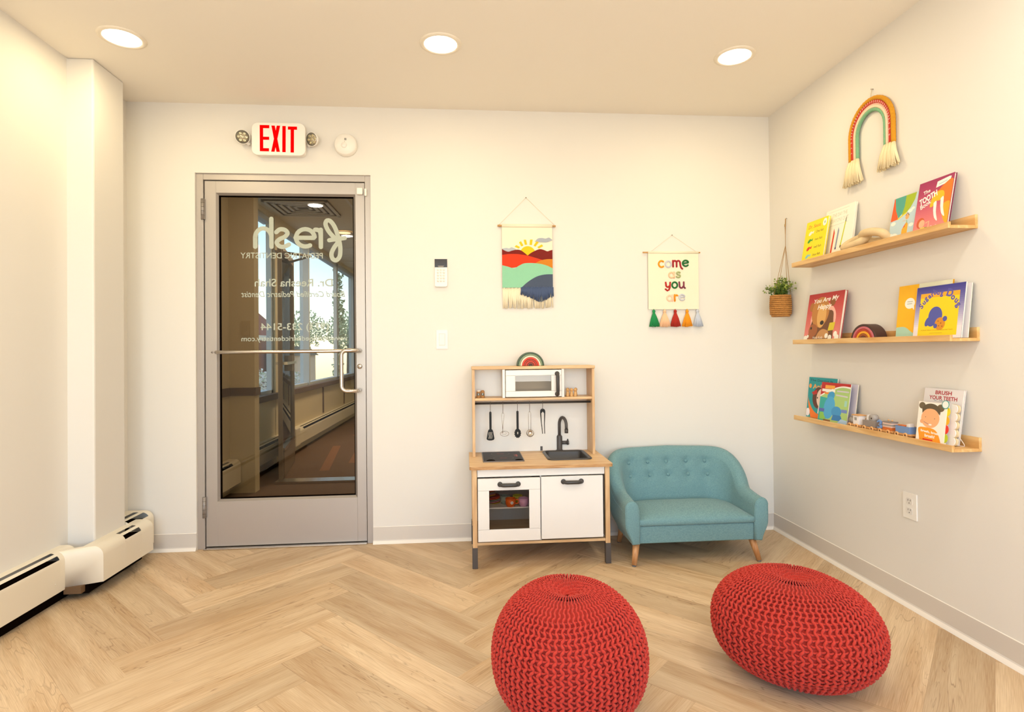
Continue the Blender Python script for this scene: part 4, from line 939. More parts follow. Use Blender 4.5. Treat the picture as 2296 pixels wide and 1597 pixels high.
# arch stackers
def rainbow(name, label, M, cols, w, h, d, r0):
    """nested arches; local x right, y depth, z up"""
    t = thing(name, label, 'stacking toy', M=M)
    n = len(cols); th = (1 - r0) / n
    for i, c in enumerate(cols):
        ro, ri = 1 - i * th, 1 - (i + 1) * th + .006
        if i == n - 1 and r0 == 0: ri = 0
        P = [(w / 2 * ro * math.cos(a), h * ro * math.sin(a)) for a in [PI * k / 28 for k in range(29)]] + ([(-w / 2 * ri * math.cos(a), h * ri * math.sin(a)) for a in [PI * k / 28 for k in range(29)]] if ri > 0 else [])
        b = MB(); b.prism(P, -d / 2 - (.001 if i % 2 else 0), d / 2 + (.001 if i % 2 else 0), mat('toy_' + c, c, .5), 'Y'); part('arch', b, t, bevel=.002)
    return t
rainbow('rainbow_stacker', 'wooden rainbow stacker in green, cream and red standing on top of the play kitchen', Matrix.Translation((.375, -.13, HT + .0006)), ['#3d4f38', '#7c8f6d', '#efd9bd', '#d63a1c', '#a3331c', '#c23a20', '#7a2c1a', '#33261c'], .158, .079, .05, 0)
# dishes behind the oven window
sz = .3003
def plate(b, x, y, z, r, m): b.lathe([(0, .0), (r * .62, 0), (r, .006), (r, .0085), (r * .62, .003), (0, .003)], m, (x, y, z), 30, caps=False)
pc = ['#c9a226', '#d98d9d', '#9aa38e', '#e2662e', '#b9402e']
for k, (x, y, r, z0) in enumerate(((.128, -.30, .058, sz), (.112, -.30, .046, sz + .0405))):
    for i, c in enumerate(pc):
        z = z0 + i * (.0078 if k == 0 else .0068); cn = ['yellow', 'pink', 'grey-green', 'orange', 'dark red'][i]
        b = MB(); plate(b, x, y, z, r * (1 - .02 * i), mat('dish_' + c, c, .35))
        solo('toy_plate' if k == 0 else 'toy_saucer', b, '%s %s in the toy oven, %s of its stack' % (cn, 'toy plate' if k == 0 else 'toy saucer', ['bottom', 'second from bottom', 'middle', 'second from top', 'top'][i]), 'plate', (x, y, z), 'toy plates and saucers in the oven')
def cup(x, y, col, lab, r=.027, flower=False, flip=1):
    t = thing('toy_cup', lab, 'cup', (x, y, sz + .0003), 'toy cups in the oven')
    m = mat('dish_' + col, col, .35); z = sz + .0003; h = .043
    b = MB(); b.lathe([(0, 0), (r * .74, 0), (r * .74, .004), (r * .9, .008), (r, .02), (r, h), (r - .003, h), (r - .003, .02), (r * .8, .008), (0, .006)], m, (x, y, z), 30, caps=False); part('bowl', b, t)
    b = MB(); b.tube([(x + flip * r * .95, y, z + .034), (x + flip * (r + .014), y, z + .034), (x + flip * (r + .018), y, z + .024), (x + flip * (r + .012), y, z + .014), (x + flip * r * .93, y, z + .014)], .0035, m, 8); part('handle', b, t)
    if flower:
        b = MB(); A = Art(b, 1, 1, lambda u, v, w: (x + r * math.sin(u / r) * 1.01, y - r * math.cos(u / r) * 1.012 - w, z + v))
        for i in range(6): A.poly(ell(.006 + .0052 * math.cos(i * PI / 3), .024 + .0052 * math.sin(i * PI / 3), .0034, n=10), '#f6efe6', unit=False, noclip=True)
        A.poly(ell(.006, .024, .0022, n=10), '#4a342a', unit=False, noclip=True); part('flower_motif', b, t, fix=False)
cup(.233, -.385, '#ee6a1f', 'orange toy cup with a white flower in the oven window', flower=True, flip=1)
cup(.303, -.385, '#e3a9c9', 'pink toy cup at the front right of the oven shelf')
cup(.208, -.325, '#8d9788', 'grey-green toy cup behind the orange cup', flower=True)
cup(.276, -.325, '#c9b83a', 'yellow toy cup behind the pink cup')

# ================================================================= small sofa
def weave_mat():
    m = bpy.data.materials.new('teal_linen'); m.use_nodes = True; n = m.node_tree.nodes; L = m.node_tree.links; b = n['Principled BSDF']
    tc = n.new('ShaderNodeTexCoord'); mixs = []
    for sc in ((1300, 150, 1300), (150, 1300, 150), (150, 150, 1500)):
        mp = n.new('ShaderNodeMapping'); mp.inputs['Scale'].default_value = sc; L.new(tc.outputs['Object'], mp.inputs[0])
        nz = n.new('ShaderNodeTexNoise'); nz.inputs['Scale'].default_value = 1.0; nz.inputs['Detail'].default_value = 2; L.new(mp.outputs[0], nz.inputs['Vector']); mixs.append(nz)
    a = n.new('ShaderNodeMath'); a.operation = 'ADD'; L.new(mixs[0].outputs[0], a.inputs[0]); L.new(mixs[2].outputs[0], a.inputs[1])
    h = n.new('ShaderNodeMath'); h.operation = 'MULTIPLY'; h.inputs[1].default_value = .5; L.new(a.outputs[0], h.inputs[0])
    rp = n.new('ShaderNodeValToRGB'); rp.color_ramp.elements[0].position = .38; rp.color_ramp.elements[1].position = .62
    rp.color_ramp.elements[0].color = lin('#547e85'); rp.color_ramp.elements[1].color = lin('#83a8aa'); L.new(h.outputs[0], rp.inputs[0]); L.new(rp.outputs[0], b.inputs['Base Color'])
    bp = n.new('ShaderNodeBump'); bp.inputs['Strength'].default_value = .25; bp.inputs['Distance'].default_value = .0015; L.new(h.outputs[0], bp.inputs['Height']); L.new(bp.outputs[0], b.inputs['Normal'])
    b.inputs['Roughness'].default_value = .85; b.inputs['Sheen Weight'].default_value = .15
    return m
M_teal = weave_mat()
SF = thing('loveseat', 'small teal button-back loveseat with wooden legs beside the play kitchen', 'sofa', (1.205, -.3, 0))
def sstep(a, b_, x):
    t_ = max(0, min(1, (x - a) / (b_ - a))); return t_ * t_ * (3 - 2 * t_)
sx, hw = 1.207, .345      # centre x and half width to the wall centreline
yf, yb, rc = -.508, -.105, .155
# plan centreline, from left front to right front
path = []
NS = 22; NC = 18; NB = 44
for i in range(NS): path.append((sx - hw, yf + (yb - rc - yf) * i / NS))
for i in range(NC): a = PI - PI / 2 * i / NC; path.append((sx - hw + rc + rc * math.cos(a), yb - rc + rc * math.sin(a)))
for i in range(NB + 1): path.append((sx - hw + rc + (2 * hw - 2 * rc) * i / NB, yb))
path += [(2 * sx - x, y) for x, y in path[:NS + NC][::-1]]
btn = [(x, z) for x, z in ((.965, .455), (1.078, .457), (1.192, .458), (1.309, .458), (1.424, .456), (.97, .38), (1.084, .381), (1.198, .382), (1.316, .382), (1.436, .379))]
def shell(b, m):
    NP = len(path); rows = []
    for i, (x, y) in enumerate(path):
        a, c = path[max(i - 1, 0)], path[min(i + 1, NP - 1)]; tx, ty = c[0] - a[0], c[1] - a[1]; l = math.hypot(tx, ty); nx, ny = -ty / l, tx / l   # outward
        if i > NP / 2: pass
        back = sstep(-.40, -.12, y)                         # 0 at the arms, 1 at the back
        top = .338 + .022 * sstep(-.5, -.25, y) + .175 * sstep(-.34, -.115, y)
        top += .012 * back * (1 - abs(x - sx) / hw)
        th = .036 + .004 * back                             # half thickness
        lean = (.015 + .035 * back)                         # lean outwards at full height
        # tub sides bulge outward at mid height
        sec = []
        zs_in = [.20 + (top - .045 - .20) * k / 20 for k in range(21)]
        for z in zs_in:                                     # inner face upwards
            o = -th + lean * (z - .2) / .34 - .004 * back * math.sin(PI * (z - .2) / (top - .2))
            for bx, bz in btn:
                if y > -.26 and abs(x - bx) < .09 and abs(z - bz) < .09:
                    r2q = ((x - bx) ** 2 + (z - bz) ** 2); o += .014 * math.exp(-r2q / .0005) + .006 * math.exp(-r2q / .003)
            sec.append((o, z))
        lt = lean * (top - .2) / .34
        for k in range(1, 12):
            q = PI - PI * k / 12; sec.append((lt + th * math.cos(q), top - .045 + .045 * math.sin(q)))
        for k in range(0, 19):                              # outer face downwards
            z = (top - .045) - (top - .045 - .115) * k / 18
            o = th + lean * max(0, (z - .2)) / .34 + (.003 + .012 * back) * math.sin(PI * (z - .115) / (top - .045 - .115))
            taper = sstep(.21, .115, z); o -= .030 * taper
            sec.append((o, z))
        sec.append((0.0 - .0, .112)); sec.append((-th, .115))
        rows.append([(x + nx * o, y + ny * o, z) for o, z in sec])
    n = len(rows[0]); vs = [p for r_ in rows for p in r_]
    b.add(vs, [(i * n + k, (i + 1) * n + k, (i + 1) * n + (k + 1) % n, i * n + (k + 1) % n) for i in range(len(rows) - 1) for k in range(n)], m, True)
    # padded arm fronts
    for r_, s in ((rows[0], -1), (rows[-1], -1)):
        cx = sum(p[0] for p in r_) / n; cz = sum(p[2] for p in r_) / n
        r1 = [(cx + (p[0] - cx) * .93, p[1] - .008, cz + (p[2] - cz) * .985) for p in r_]; r3 = [(cx + (p[0] - cx) * .7, p[1] - .011, cz + (p[2] - cz) * .93) for p in r_]
        b.add(list(r_) + r1 + r3, [(k, (k + 1) % n, n + (k + 1) % n, n + k) for k in range(n)] + [(n + k, n + (k + 1) % n, 2 * n + (k + 1) % n, 2 * n + k) for k in range(n)] + [tuple(2 * n + k for k in range(n))], m, True)
    return rows
b = MB(); rows = shell(b, M_teal); part('back_and_arms', b, SF)
b = MB()
for r_ in (rows[0], rows[-1]): b.tube([(p[0], p[1] - .001, p[2]) for p in r_[:-1]], .0016, M_teal, 6)
ro = [r_[len(r_) - 2 - 17] for r_ in rows]; b.tube([(p[0], p[1], p[2]) for p in ro], .0016, M_teal, 6)
part('piping', b, SF)
for bx, bz in btn:
    q = min((p for r_ in rows for p in r_[:21] if p[1] > -.3), key=lambda p: (p[0] - bx) ** 2 + (p[2] - bz) ** 2)
    b = MB(); b.sphere((q[0], q[1] - .004, bz), (.0098, .0075, .0098), M_teal, 16, 10); part('button', b, SF)
b = MB()     # front apron
b.prism([(sx - hw + .034, .114), (sx + hw - .034, .114), (sx + hw - .034, .206), (sx - hw + .034, .206)], -.503, -.13, M_teal, 'Y'); part('seat_base', b, SF, bevel=.006, seg=3)
b = MB()     # seat cushion, crowned
nx_, ny_ = 36, 24; X0, X1, Y0, Y1 = sx - hw + .036, sx + hw - .036, -.512, -.145
def cz(u, v):
    e = (1 - abs(2 * u - 1) ** 6) * (1 - abs(2 * v - 1) ** 6); return .238 + .022 * e + .014 * math.sin(PI * u) * math.sin(PI * min(1, v * 1.1))
rc2 = .10
def cx_(u, v):
    # narrow towards rounded rear corners
    x = X0 + (X1 - X0) * u; y = Y0 + (Y1 - Y0) * v
    s_ = max(0, (y - (Y1 - rc2)) / rc2); sh_ = rc2 * (1 - math.sqrt(max(0, 1 - s_ * s_))) ; x = sx + (x - sx) * (1 - sh_ / ((X1 - X0) / 2)); return x, y
vs = []; 
for j in range(ny_ + 1):
    for i in range(nx_ + 1):
        u, v = i / nx_, j / ny_; x, y = cx_(u, v); vs.append((x, y, cz(u, v)))
W_ = nx_ + 1; fs = [(j * W_ + i, j * W_ + i + 1, (j + 1) * W_ + i + 1, (j + 1) * W_ + i) for j in range(ny_) for i in range(nx_)]
rim = [j for j in range(nx_ + 1)] + [j * W_ + nx_ for j in range(1, ny_ + 1)] + [ny_ * W_ + i for i in range(nx_ - 1, -1, -1)] + [j * W_ for j in range(ny_ - 1, 0, -1)]
n0 = len(vs); k = len(rim)
for dz, out_ in ((-.006, .003), (-.016, .004), (-.026, .002), (-.031, -.003)):
    for q in rim:
        x, y, z = vs[q]; cxm, cym = sx, (Y0 + Y1) / 2
        vs.append((x + (out_ if x > cxm else -out_) * (1 if abs(x - cxm) > .25 else 0), y + (-out_ if y < Y0 + .01 else 0), .238 + dz))
for l in range(4):
    A0 = rim if l == 0 else [n0 + (l - 1) * k + i for i in range(k)]; B0 = [n0 + l * k + i for i in range(k)]
    fs += [(A0[i], A0[(i + 1) % k], B0[(i + 1) % k], B0[i]) for i in range(k)]
fs.append(tuple(n0 + 3 * k + i for i in range(k)))
b.add(vs, fs, M_teal, True); part('seat_cushion', b, SF)
M_leg = wood('oak_leg', '#cf9c6b', '#b8804e', 'Z', 8, .45)
for lx, ly, dx, dyy in ((.888, -.475, -.022, -.03), (1.517, -.475, .026, -.03), (.905, -.155, -.018, .02), (1.515, -.155, .018, .02)):
    b = MB(); b.tube([(lx, ly, .118), (lx + dx, ly + dyy, .006)], [.0195, .0125], M_leg, 18); b.tube([(lx + dx, ly + dyy, .006), (lx + dx, ly + dyy, .0008)], .0105, mat('glide', '#6a6f78', .4), 14); part('leg', b, SF)

# ================================================================= knitted poufs
M_knit = mat('red_cotton_cord', '#ba2c1b', 0.85, bump=.35, scale=900, sheen=.1)
def pouf(name, label, c, R0, Hh, ncord, dimple, lean, squash, rot=0.0, seed=1):
    rnd = random.Random(seed); t = thing(name, label, 'pouf', (c[0], c[1], 0)); mb = MB()
    e = 0.86
    def surf(a, ph, off=0.0):
        s, k = math.sin(ph), math.cos(ph)
        r = R0 * (abs(s) ** e) ; z = Hh / 2 * (1 + (1 if k > 0 else -1) * abs(k) ** (1.0 if k > 0 else 0.85))
        z -= dimple * math.exp(-(r / .055) ** 2) * (1 if k > 0 else 0)
        r *= 1 + .012 * math.sin(3 * a + seed) + .008 * math.sin(5 * a + 2 * seed)
        x, y = r * math.cos(a), r * math.sin(a) * squash
        h = z / Hh; x += lean[0] * h * h; y += lean[1] * h * h
        z *= 1 + lean[2] * (x / R0) + lean[3] * (y / R0)
        return Vector((x, y, z))
    def full(a, ph, off=0.0):
        p = surf(a, ph); 
        if off:
            pa = surf(a + .01, ph); pb = surf(a, min(ph + .01, PI - .001)) if ph < PI - .02 else surf(a, ph - .01) * -1 + p * 2
            n = (pb - p).cross(pa - p)
            if n.length > 1e-12: n.normalize()
            else: n = Vector((0, 0, 1))
            if n.dot(p - Vector((0, 0, Hh / 2))) < 0: n = -n
            p = p + n * off
        cr, sr = math.cos(rot), math.sin(rot)
        return Vector((c[0] + p.x * cr - p.y * sr, c[1] + p.x * sr + p.y * cr, max(.003, p.z + .001)))
    # meridian arc table
    K_ = 400; tab = [0.0]
    pp = surf(0, .0001)
    for i in range(1, K_ + 1):
        q = surf(0, PI * i / K_); tab.append(tab[-1] + (q - pp).length); pp = q
    tot = tab[-1]
    def ph_at(s):
        lo, hi = 0, K_
        while hi - lo > 1:
            m_ = (lo + hi) // 2
            if tab[m_] < s: lo = m_
            else: hi = m_
        return PI * (lo + (s - tab[lo]) / max(1e-9, tab[hi] - tab[lo])) / K_
    # inner body
    N1, N2 = 72, 40; vs = []
    for j in range(N2 + 1):
        for i in range(N1): vs.append(full(2 * PI * i / N1, max(.01, min(PI - .01, PI * j / N2)), -.011))
    mb.add(vs, [(j * N1 + i, j * N1 + (i + 1) % N1, (j + 1) * N1 + (i + 1) % N1, (j + 1) * N1 + i) for j in range(N2) for i in range(N1)], M_knit, True)
    per = .029; nper = int(tot / per); sp_eq = 2 * PI * R0 / ncord; step = per / 8
    def wave(s):
        x = s / per; f = math.sin(2 * PI * x); return max(-1, min(1, f * 1.5))
    for i in range(ncord):
        a0 = 2 * PI * i / ncord; pts = []; rs = []; s = .012
        sh_ = rnd.uniform(-.0025, .0025) + i * per * .04
        while s < tot * .93:
            ph = ph_at(s); rl = surf(0, ph).length if False else R0 * (math.sin(ph) ** e); sp = 2 * PI * rl / ncord
            da = .17 * wave(s + sh_) * 2 * PI / ncord * min(1, max(0, (sp - .004) / .008))
            rr_ = min(.0044, max(.0019, sp * .22)); 
            pts.append(full(a0 + da, ph, .001 + .0022 * math.cos(4 * PI * (s + sh_) / per))); rs.append(rr_ * (1 + .1 * math.cos(4 * PI * (s + sh_) / per))); s += step
        mb.tube(pts, rs, M_knit, 6)
        # purl loops between this cord and the next
        s = per * .25
        while s < tot * .93:
            ph = ph_at(s); sp = 2 * PI * R0 * (math.sin(ph) ** e) / ncord
            if sp > .0135:
                for q in (0, .5):
                    s2 = s + q * per - (sh_ % (per * .5)); 
                    if s2 <= .01 or s2 > tot * .93: continue
                    p2 = ph_at(s2); w0 = a0 + .1 * 2 * PI / ncord; w1 = a0 + .95 * 2 * PI / ncord
                    pts = [full(w0 + (w1 - w0) * k_ / 4, ph_at(max(.005, s2 + .003 * math.sin(PI * k_ / 4))), -.0048 + .0018 * math.sin(PI * k_ / 4)) for k_ in range(5)]
                    mb.tube(pts, min(.0034, sp * .17), M_knit, 5, caps=False)
            s += per
    # tied centre
    mb.sphere(full(0, .02, -.002), .008, M_knit, 12, 8)
    part('knitted_cover', mb, t, fix=False)
    return t
pouf('pouf', 'tall red knitted pouf in front of the play kitchen', (0.310, -1.665), .234, .408, 68, .045, (.0, .0, .0, .0), 1.0, 0.3, 3)
pouf('pouf', 'low wide red knitted pouf in front of the teal loveseat', (1.142, -1.50), .275, .325, 74, .04, (.03, .055, -.05, -.03), 1.0, 0.0, 5)
# ================================================================= wall hangings on the back wall
M_cream = mat('cream_canvas', '#f3e6cc', 0.9, bump=.25, scale=500)
M_yarn = mat('cream_yarn', '#f0e2c4', 0.95, bump=.3, scale=400)
M_rod = wood('dowel', '#dcae74', '#c4935a', 'X', 8, .5)
M_string = mat('string', '#e2d3b4', 0.8)
M_navy = mat('navy_yarn', '#4a5878', 0.95, bump=.3, scale=400)
def tuft(col): return mat('tuft_' + col, col, 0.95, bump=.6, scale=320)
t = thing('wall_hanging', 'tufted sunset wall hanging with red, orange and mint hills and a navy fringe', 'wall hanging', (.378, 0, 1.88))
bx0, bx1, bz0, bz1 = .2255, .5305, 1.507, 1.892
b = MB(); b.box(bx0, bx1, -.014, -.010, bz0, bz1 - .012, M_cream); b.tube([(bx0, -.0115, 1.880), (bx1, -.0115, 1.880)], .0105, M_cream, 14)
A = Art(b, bx1 - bx0, bz1 - bz0, lambda x, y, z: (bx0 + x, -.0141 - z, bz0 + y), step=.0001)
def h1(P): return [((x - 245) / 620, 1 - (y - 415) / 767) for x, y in P]
def cr(P, n=5):
    """smooth open polyline (Catmull-Rom)"""
    P = [P[0]] + list(P) + [P[-1]]; o = []
    for i in range(1, len(P) - 2):
        p0, p1, p2, p3 = P[i - 1:i + 3]
        for k in range(n):
            t_ = k / n
            o.append(tuple(.5 * ((2 * p1[j]) + (-p0[j] + p2[j]) * t_ + (2 * p0[j] - 5 * p1[j] + 4 * p2[j] - p3[j]) * t_ ** 2 + (-p0[j] + 3 * p1[j] - 3 * p2[j] + p3[j]) * t_ ** 3) for j in (0, 1)))
    o.append(P[-2]); return o
def T1(P, col, th=.0022): A.poly(h1(P), tuft(col), thick=th)
T1(cr([(245, 715), (300, 705), (330, 712), (365, 698), (420, 722)]) + [(330, 752), (245, 740)], '#b5b9bf')
T1(cr([(648, 628), (690, 590), (745, 585), (780, 592), (825, 580), (865, 608)]) + cr([(865, 612), (800, 635), (740, 637), (648, 630)]), '#a9adb5')
A.poly(ell((560 - 245) / 620 * A.w, (1 - (790 - 415) / 767) * A.h, 100 / 620 * A.w, 106 / 767 * A.h, a0=0, a1=PI), tuft('#f7c21c'), unit=False, thick=.002)
T1([(480, 740), (665, 740), (560, 800)], '#f7c21c', .002)
for P in ([(400, 690), (420, 672), (465, 695), (450, 712)], [(455, 638), (478, 624), (507, 675), (483, 688)], [(512, 608), (540, 606), (553, 664), (526, 668)], [(590, 606), (622, 604), (612, 668), (584, 668)], [(668, 626), (698, 634), (655, 688), (633, 676)], [(733, 662), (750, 682), (697, 712), (680, 694)]): T1(P, '#f7bf1a')
T1(cr([(245, 718), (270, 735), (320, 752), (370, 738), (430, 727), (475, 735), (520, 765), (558, 797)]) + [(558, 820), (245, 820)], '#7a1c14', .0024)
T1(cr([(558, 797), (600, 765), (660, 735), (710, 720), (755, 728), (800, 745), (835, 735), (865, 728)]) + [(865, 860), (700, 860), (558, 830)], '#7a1c14', .0024)
T1(cr([(245, 790), (330, 780), (430, 780), (530, 793), (620, 815), (740, 850)]) + [(700, 900), (245, 960)], '#dc3c1a', .0028)
T1(cr([(650, 890), (720, 855), (800, 840), (867, 840)]) + [(867, 960), (650, 900)], '#cf7f22', .003)
T1(cr([(245, 915), (310, 930), (390, 950), (450, 920), (510, 893), (580, 887), (655, 890), (730, 900), (800, 920), (867, 952)]) + [(867, 1182), (245, 1182)], '#8fc9a4', .0034)
T1(cr([(480, 1182), (530, 1135), (600, 1085), (680, 1045), (770, 1025), (867, 1022)]) + [(867, 1182)], '#4a5468', .004)
part('banner', b, t, fix=True)
b = MB(); b.tube([(.200, -.0115, 1.880), (.552, -.0115, 1.880)], .006, M_rod, 12)
for x in (.207, .214): b.tube([(x, -.0115, 1.880), (x + .003, -.0115, 1.880)], .0075, M_rod, 12)
part('dowel', b, t)
b = MB(); b.tube([(.210, -.013, 1.886), (.374, -.006, 2.052)], .0009, M_string, 5); b.tube([(.545, -.013, 1.886), (.374, -.006, 2.052)], .0009, M_string, 5); part('hanging_cord', b, t)
b = MB(); b.lathe([(.0035, -.009), (.003, -.001), (.0015, 0)], M_steel, (.374, 0, 2.052), 12, axis='Y', caps=True); part('nail', b, t)
rn = random.Random(11)
def strands(b, xs, ytop, z0, zf, r, m, flare=.01, y=-.013, n=5):
    for x in xs:
        zb = zf(x) + rn.uniform(-.004, .004); dx = rn.uniform(-flare, flare)
        b.tube([(x, y, z0), (x + dx * .2 + rn.uniform(-.001, .001), y - .002, z0 - (z0 - zb) * .4), (x + dx, y + rn.uniform(-.002, .003), zb)], [r, r * 1.1, r * .8], m, n)
b = MB(); xs = [bx0 + .004 + (bx1 - bx0 - .008) * i / 62 for i in range(63)]
strands(b, xs, 0, 1.508, lambda x: 1.384 if x < .48 else 1.388, .0036, M_yarn, .007, y=-.0105)
for i in range(13): b.sphere((bx0 + .012 + .0235 * i, -.0125, 1.504), (.0065, .004, .006), M_yarn, 10, 6)
part('cream_fringe', b, t, fix=False, label='cream yarn fringe')
b = MB(); n_ = 44; xs = [.340 + (.5305 - .340) * i / (n_ - 1) for i in range(n_)]
strands(b, xs, 0, 1.508, lambda x: 1.465 - .046 * max(0, 1 - abs(x - .452) / .105), .0038, M_navy, .005, y=-.021)
for i in range(11): b.sphere((.348 + .0178 * i, -.021, 1.507), (.007, .0055, .006), M_navy, 10, 6)
part('navy_fringe', b, t, fix=False, label='navy yarn fringe')

t = thing('wall_hanging', 'cream banner reading come as you are with five coloured tassels', 'wall hanging', (1.28, 0, 1.725))
cx0, cx1, cz0, cz1 = 1.122, 1.440, 1.373, 1.730
b = MB(); b.box(cx0, cx1, -.013, -.0105, cz0, cz1 - .008, M_cream); b.tube([(cx0, -.0115, 1.723), (cx1, -.0115, 1.723)], .0075, M_cream, 12)
A = Art(b, cx1 - cx0, cz1 - cz0, lambda x, y, z: (cx0 + x, -.0131 - z, cz0 + y), step=.0001)
def L2(ch, x0, x1, y0, y1, col):
    """letter in crop pixels: x range and x-height range"""
    for P in GL[ch]:
        Q = [(cx0 + (x0 + p[0] * (x1 - x0) - 208) / 757 * A.w, -.0145, cz0 + (1 - (y1 - p[1] / .86 * (y1 - y0) - 360) / 865) * A.h) for p in P]
        b.tube(Q, .0054, tuft(col), 12)
        for e_ in (Q[0], Q[-1]): b.sphere(e_, .0054, tuft(col), 12, 8)
L2('c', 352, 462, 505, 600, '#f09a1c'); L2('o', 455, 562, 508, 600, '#c9cad2'); L2('m', 568, 700, 500, 590, '#a3202a'); L2('e', 712, 828, 497, 585, '#1f6b34')
L2('a', 508, 610, 672, 755, '#f8c9a4'); L2('s', 612, 705, 668, 750, '#a8b07c')
L2('y', 452, 548, 825, 910, '#b32a22'); L2('o', 550, 652, 822, 910, '#1f6b34'); L2('u', 655, 758, 820, 910, '#7d3548')
L2('a', 475, 580, 1015, 1100, '#f8cfb0'); L2('r', 575, 665, 1010, 1100, '#f0951c'); L2('e', 655, 765, 1008, 1092, '#cbcbd2')
part('banner', b, t)
b = MB(); b.tube([(1.090, -.0115, 1.723), (1.452, -.0115, 1.723)], .0045, M_rod, 12); part('dowel', b, t)
b = MB(); b.tube([(1.125, -.0115, 1.716), (1.277, -.006, 1.831)], .0008, M_string, 5); b.tube([(1.43, -.0115, 1.727), (1.277, -.006, 1.831)], .0008, M_string, 5); part('hanging_cord', b, t)
b = MB(); b.lathe([(.0035, -.009), (.003, -.001), (.0015, 0)], M_steel, (1.277, 0, 1.831), 12, axis='Y'); part('nail', b, t)
for x, col, nm, w in ((1.154, '#1e8a4c', 'green', .027), (1.222, '#f6c49a', 'peach', .030), (1.289, '#b02a1c', 'red', .028), (1.364, '#f0981c', 'orange', .027), (1.430, '#c3c8d4', 'pale blue', .026)):
    b = MB(); m = mat('tassel_' + nm, col, .95, bump=.3, scale=400); z = cz0
    b.sphere((x, -.014, z - .013), (.0098, .0085, .011), m, 14, 10); b.tube([(x, -.012, z + .002), (x, -.013, z - .008)], .002, m, 6); b.tube([(x - .0075, -.014, z - .024), (x + .0075, -.014, z - .024)], .0, m, 4) if False else None
    n_ = 34; sk = rn.uniform(-.004, .006)
    for i in range(n_):
        a = 2 * PI * i / n_; r0_, r1_ = .006, 1.12 * w * (1 + rn.uniform(-.12, .08)); y1_ = .010 * math.sin(a)
        b.tube([(x + r0_ * .7 * math.cos(a), -.014 + .005 * math.sin(a), z - .020), (x + r1_ * .55 * math.cos(a) + sk * .4, -.015 + y1_ * .7, z - .055), (x + r1_ * math.cos(a) + sk, -.016 + y1_, z - .108 + rn.uniform(-.003, .003) + .004 * abs(math.cos(a)))], [.0022, .0032, .0026], m, 5)
    b.sphere((x + sk * .5, -.015, z - .07), (w * .72, .009, .034), m, 14, 8)
    part('tassel', b, t, fix=False, label=nm + ' yarn tassel')

# ================================================================= rope rainbow on the right wall
t = thing('rope_rainbow', 'rope rainbow wall hanging in mustard, red, pink and green with cream yarn ends', 'wall hanging', (XR, -.911, 2.03))
yc, zb, zs = -.911, 2.038, 2.140
def archpath(r, n=40, z0=zb, x=XR - .012): return [(x, yc + r, z0 + (zs - z0) * i / 8) for i in range(9)] + [(x, yc + r * math.cos(a), zs + r * 1.04 * math.sin(a)) for a in [PI * i / n for i in range(1, n)]] + [(x, yc - r, zs - (zs - z0) * i / 8) for i in range(9)]
M_st = mat('white_stitch', '#f5efe6', .9)
for nm, r, w, col in (('mustard', .1405, .0098, '#cf8f1c'), ('red', .1245, .0078, '#c23a26'), ('pink', .1135, .0048, '#efb9a6'), ('cream', .1045, .0068, '#ecd6b4'), ('green', .0915, .0078, '#7fae84')):
    b = MB(); m = mat('rope_' + nm, col, .95, bump=.5, scale=300); b.tube(archpath(r), w, m, 12)
    P = archpath(r, 60)
    if nm in ('cream', 'green', 'mustard'):
        tw = []; k = 0; L_ = 0; prev = Vector(P[0])
        for i, p in enumerate(P):
            p = Vector(p); L_ += (p - prev).length; prev = p
        # twisted lay as a helix over the core
        per = .016 if nm != 'cream' else .008; prev = Vector(P[0]); s = 0; H_ = []
        for i in range(len(P) - 1):
            a_, c_ = Vector(P[i]), Vector(P[i + 1]); tt = (c_ - a_).normalized(); nn = tt.cross(Vector((1, 0, 0))).normalized()
            for k in range(6):
                q = a_ + (c_ - a_) * (k / 6); ss = s + (c_ - a_).length * k / 6; f = 2 * PI * ss / per
                H_.append(q + Vector((-1, 0, 0)) * (w * .78 * math.cos(f)) + nn * (w * .78 * math.sin(f)))
            s += (c_ - a_).length
        b.tube(H_, w * .34, m, 5)
    if nm == 'red':
        for i in range(3, len(P) - 3, 2):
            a_, c_ = Vector(P[i]), Vector(P[i + 1]); tt = (c_ - a_).normalized(); nn = tt.cross(Vector((1, 0, 0))).normalized(); q = a_ + Vector((-w * .98, 0, 0))
            b.tube([q + nn * .005 - tt * .002, q + tt * .003, q - nn * .005 - tt * .002], .0008, M_st, 5)
    part('rope', b, t, fix=False, label=nm + ' rope')
M_fr = mat('rope_yarn', '#efdcb2', .95, bump=.4, scale=260)
for side in (1, -1):
    b = MB()
    for r in (.1405, .1245, .108, .0925):
        y0 = yc + side * r; n_ = 20
        for i in range(n_):
            a = 2 * PI * i / n_; fl = rn.uniform(.6, 1.15)
            dy = math.cos(a) * .007; dx = math.sin(a) * .007
            mid = (r - .1165) * side * .35; zt = 1.925 + rn.uniform(-.008, .006) + (.01 if side < 0 else 0)
            b.tube([(XR - .012 + dx * .7, y0 + dy * .8, zb + .004), (XR - .016 + dx * 1.1 - .004, y0 + dy * 1.8 + mid * .9, zb - .04), (XR - .017 + dx * 1.5 - .003, y0 + dy * 3.2 * fl + mid * 2.2 + rn.uniform(-.004, .004), zt)], [.0028, .0036, .0028], M_fr, 5)
    part('yarn_end', b, t, fix=False, label='cream yarn end')
b = MB(); b.tube([(XR - .012, yc - .01, zs + .150), (XR - .006, yc - .004, 2.335), (XR - .012, yc + .002, zs + .150)], .0012, M_string, 5); b.lathe([(.003, .0), (.003, -.01), (0, -.0102)], M_steel, (XR, yc - .004, 2.335), 10, axis='X'); part('hanging_loop', b, t)

